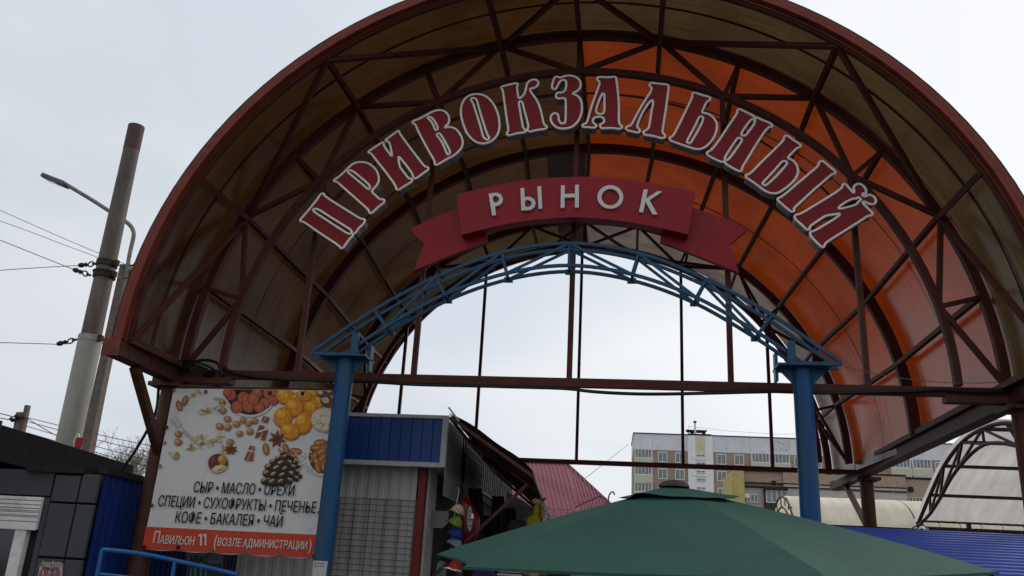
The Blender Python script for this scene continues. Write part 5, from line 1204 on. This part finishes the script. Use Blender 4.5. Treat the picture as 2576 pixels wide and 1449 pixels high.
for x in (5.3, 9.05, 12.4):
    MB().tube([Vector((x, p[0], p[1]-.03)) for p in prof], .035, 6).build('arch', DST, cv)
    MB().tube([Vector((x, 31.4+(p[0]-31.4)*.86, p[1]-.38)) for p in prof], .03, 6).build('arch', DST, cv)
    for k in range(1, 9): q = prof[k*3]; MB().tube([(x, q[0], q[1]-.03), (x, 31.4+(q[0]-31.4)*.86-.1, prof[min(k*3+2, 30)][1]-.38)], .02, 5).build('web', DST, cv)
for x in (5.3, 9.05, 12.4):
    for y in (28.9, 34): MB().tube([(x, y, 0), (x, y, 3.45)], .06, 8).build('post', DST, cv)
MB().bar((5.3, 28.9, 3.42), (12.4, 28.9, 3.42), .08).build('gutter_beam', DST, cv)

gv = thing('grey_vault_roof', (9.0, 14.6, 0), 'pale grey translucent vault roof on trussed brown arches at the right edge', 'roof')
oc = [(18.12, 3.05), (17.24, 3.53), (16.36, 3.95), (15.39, 4.22), (14.5, 4.29), (13.6, 4.22), (12.65, 3.95), (11.76, 3.53), (10.9, 3.05)]
ic = [(17.85, 3.08), (17.34, 3.2), (16.74, 3.42), (15.79, 3.80), (14.49, 4.04), (13.2, 3.80), (12.25, 3.42), (11.65, 3.2), (11.15, 3.08)]
po = [tuple(p)[1:] for p in catmull([Vector((0, *q)) for q in oc], 5)]; pi_ = [tuple(p)[1:] for p in catmull([Vector((0, *q)) for q in ic], 5)]
vault(gv, [(p[0], p[1]+.06) for p in po], 5.55, 13.6, GRV, 4)
for x in (5.62, 9.6, 13.5):
    MB().tube([Vector((x, *p)) for p in po], .034, 8).build('arch', DST, gv, smooth=True)
    MB().tube([Vector((x, *p)) for p in pi_], .03, 8).build('arch', DST, gv, smooth=True)
    for k in range(1, 8):
        MB().bar((x, *oc[k]), (x, *ic[k]), .035).build('web', DST, gv)
        j = k+1 if k < 4 else k-1
        MB().bar((x, *oc[j]), (x, *ic[k]), .035).build('web', DST, gv)
    MB().bar((x, 18.12, 3.03), (x, 17.85, 3.08), .05).build('web', DST, gv)
    for y in (18.1, 10.9): MB().tube([(x+.1, y, 0), (x+.1, y, 3.03)], .05, 8).build('post', DST, gv)
for q in oc[1:-1]: MB().bar((5.6, q[0], q[1]+.0), (13.6, q[0], q[1]+.0), .055).build('purlin', DST, gv)
for z in (3.13, 3.0, 2.9): MB().bar((5.7, 18.1, z), (13.6, 18.1, z), .05).build('eaves_rail', DST, gv)
MB().bar((5.7, 10.9, 3.05), (13.6, 10.9, 3.05), .05).build('eaves_rail', DST, gv)
for x in (6.55, 7.6, 8.6, 9.6): MB().bar((x, 18.1, 2.85), (x, 18.1, 3.13), .07).build('eaves_post', DST, gv)
for k in range(12):
    x = 5.95+k*.38; MB().tube([(x, 18.02, 3.12), (x+.05, 18.0, 3.05), (x-.02, 18.0, 2.98), (x+.04, 18.0, 2.9), (x+.0, 18.0, 2.84)], .007, 4).build('hanging_wire', CABLE_GREY, gv)

# dark stall row beyond the blue roof
q = ony(*r7(720, 1092), 13)
o = MB().box((q[0]-.9, 13, 0), (9, 13.8, q[2])).build('stall_block', mat('dark_stall_sheet', lin((50, 40, 40)), .7, var=.3), None); tag(o, 'low dark stall row just above the blue corrugated roof', 'stall'); relocate(o, (6, 13.4, 0))

# ================================================================== blue corrugated roof at right
BRF = mat('ultramarine_glossy_roofing', lin((20, 62, 160)), .42, var=.08, scale=1, dirt=lin((60, 86, 160)), dirt_amt=.4, dscale=2.5, stretch=(.3, 1, 1), spec=.35)
br_ = thing('blue_roof_stall', (3.8, 8.2, 0), 'stall with ultramarine blue corrugated metal roof at lower right', 'stall')
ya, za, yb, zb_ = 9.25, 2.27, 6.95, 1.80
s = MB(); n = 15
for k in range(n):
    for f, h in ((0, 0), (.32, 0), (.45, 1), (.82, 1), (.95, 0)):
        t_ = (k+f)/n; y = yb+(ya-yb)*t_; z = zb_+(za-zb_)*t_+h*.028
        for x in (2.05, 5.9): s.v.append(Vector((x, y, z)))
m_ = len(s.v)//2
for k in range(m_-1): s.f.append((2*k, 2*k+1, 2*k+3, 2*k+2))
s.build('roof_sheet', BRF, br_)
MB().box((2.05, 9.22, 2.16), (5.9, 9.28, 2.262)).build('ridge_trim', BRF, br_)
MB().box((2.2, 7.1, 0), (5.8, 9.2, 1.72)).build('stall_body', BLF, br_)
cc = thing('security_camera', ony(*r7(1065, 1135), 9.35), 'small white dome security camera above the blue corrugated roof', 'security camera')
def CCp(u, v, y=9.35): return ony(*r7(u, v), y)
a, b_ = CCp(1035, 1133), CCp(1108, 1100); MB().box((a[0], 9.35, a[2]), (b_[0], 9.43, b_[2])).build('junction_box', mat('beige_plastic_box', lin((170, 160, 142)), .5), cc, bevel=.006)
MB().ball(CCp(1060, 1112, 9.30), .032, 14, 10).build('housing', WPL, cc, smooth=True); MB().ball(CCp(1060, 1120, 9.275), .02, 12, 8).build('lens', BLACKRUB, cc, smooth=True)
MB().tube([CCp(990, 1100), CCp(1010, 1092), CCp(1050, 1082), CCp(1066, 1078)], .006, 5).build('cable', BLACKRUB, cc)
MB().bar(CCp(1066, 1080, 9.38), CCp(1072, 1140, 9.38), .02).build('bracket', DST, cc)

# ================================================================== green umbrella
GU = mat('dark_green_canvas', (.036, .102, .080), .85, var=.10, scale=2.2, dirt=(.026, .070, .055), dirt_amt=.6, dscale=38, bump=.45, bscale=7, spec=.15)
um = thing('market_umbrella', (.29, 5.0, 0), 'large dark green hexagonal market umbrella in the foreground with vented top', 'umbrella')
ap_ = ony(1695, 1226, 5.0); cx_, cy_ = .285, 5.0
TA, TB, TC_, TD = ony(1102, 1391, 5.25), ony(1166, 1424, 3.87), ony(2082, 1452, 3.66), ony(2512, 1437, 4.74)
zc = (TA[2]+TD[2])/2
TE = Vector((2*cx_-TB[0], 2*cy_-TB[1], 2*zc-TB[2])); TF = Vector((2*cx_-TC_[0], 2*cy_-TC_[1], 2*zc-TC_[2]))
tips = [TA, TB, TC_, TD, TE, TF]
def umb_pt(i, a, f, drop=0):
    """i: panel, a: 0..1 across, f: 0..1 from apex to rim"""
    A_, B_ = tips[i], tips[(i+1) % 6]; R0 = ap_
    e = A_*(1-a)+B_*a; p = R0+(e-R0)*f
    sag = math.sin(math.pi*a)
    p = p+Vector((0, 0, .016*math.sin(math.pi*f)-.008*sag*f+drop))
    ctr = Vector((cx_, cy_, p[2])); p = p+(ctr-p)*((.07 if i == 0 else .02)*sag*f*f)                 # edge scallop
    if f > .93: p = p+Vector((0, 0, -.004*(f-.93)/.07))
    return p
for i in range(6):
    s = MB(); na, nf = 12, 22
    for k in range(na+1):
        for j in range(nf+1):
            f = .12+.88*j/nf; p = umb_pt(i, k/na, f)
            w_ = .004*math.sin(f*31+i*2)*math.sin(math.pi*k/na)*(1-f); s.v.append(p+Vector((0, 0, w_)))
    for k in range(na):
        for j in range(nf): q = k*(nf+1)+j; s.f.append((q, q+1, q+nf+2, q+nf+1))
    pn = s.build('canopy_panel', GU, um, smooth=True)
    MB().tube([umb_pt(i, 0, .17+.83*j/12)+Vector((0, 0, -.004)) for j in range(13)], .004, 5).build('seam', GU, um)
    hm = MB()
    hm.sweep([umb_pt(i, k/12, 1)+Vector((0, 0, -.004)) for k in range(13)], .006, .012, (0, 0, 1)); hm.build('hem', GU, um)
    MB().bar(umb_pt(i, 0, .1)+Vector((0, 0, -.04)), umb_pt(i, 0, .985)+Vector((0, 0, -.02)), .018).build('rib', BLACKRUB, um)
    MB().tube([umb_pt(i, 0, .5)+Vector((0, 0, -.03)), (cx_, cy_, ap_[2]-.62)], .008, 6).build('stretcher', BLACKRUB, um)
s = MB(); NR = 72                                         # vent cap with a wavy lifted edge
for j in range(7):
    f = .01+.215*j/6
    for k in range(NR):
        i, a = divmod(k*6/NR, 1); p = umb_pt(int(i), a, f)
        wv = .019*max(0, math.sin(2*math.pi*(k-8)/24))**2*(j/6)**2 + .003*math.sin(k*2*math.pi/9)*(j/6)**3
        s.v.append(p+Vector((0, 0, .012+.001*j+wv)))
for j in range(6):
    for k in range(NR): s.f.append((j*NR+k, j*NR+(k+1) % NR, (j+1)*NR+(k+1) % NR, (j+1)*NR+k))
s.f.append(tuple(range(NR))); s.build('vent_cap', GU, um, smooth=True)
fin = MB(); fin.tube([ap_+Vector((0, 0, z)) for z in (.0, .012, .026, .037, .042)], lambda k: (.088, .085, .068, .035, .008)[k], 20); fin.build('finial', mat('black_plastic_cap', lin((50, 46, 48)), .4), um, smooth=True)
MB().tube([(cx_, cy_, .1), (cx_, cy_, ap_[2]-.02)], .026, 14).build('pole', mat('dark_bronze_pole', lin((40, 36, 38)), .4), um, smooth=True)
MB().tube([(cx_, cy_, ap_[2]-.67), (cx_, cy_, ap_[2]-.57)], .045, 14).build('runner', BLACKRUB, um)
MB().tube([(cx_, cy_, .02), (cx_, cy_, .07), (cx_, cy_, .1)], lambda k: (.28, .28, .06)[k], 24).build('base', CONC, um)
print('objects', len(bpy.data.objects))
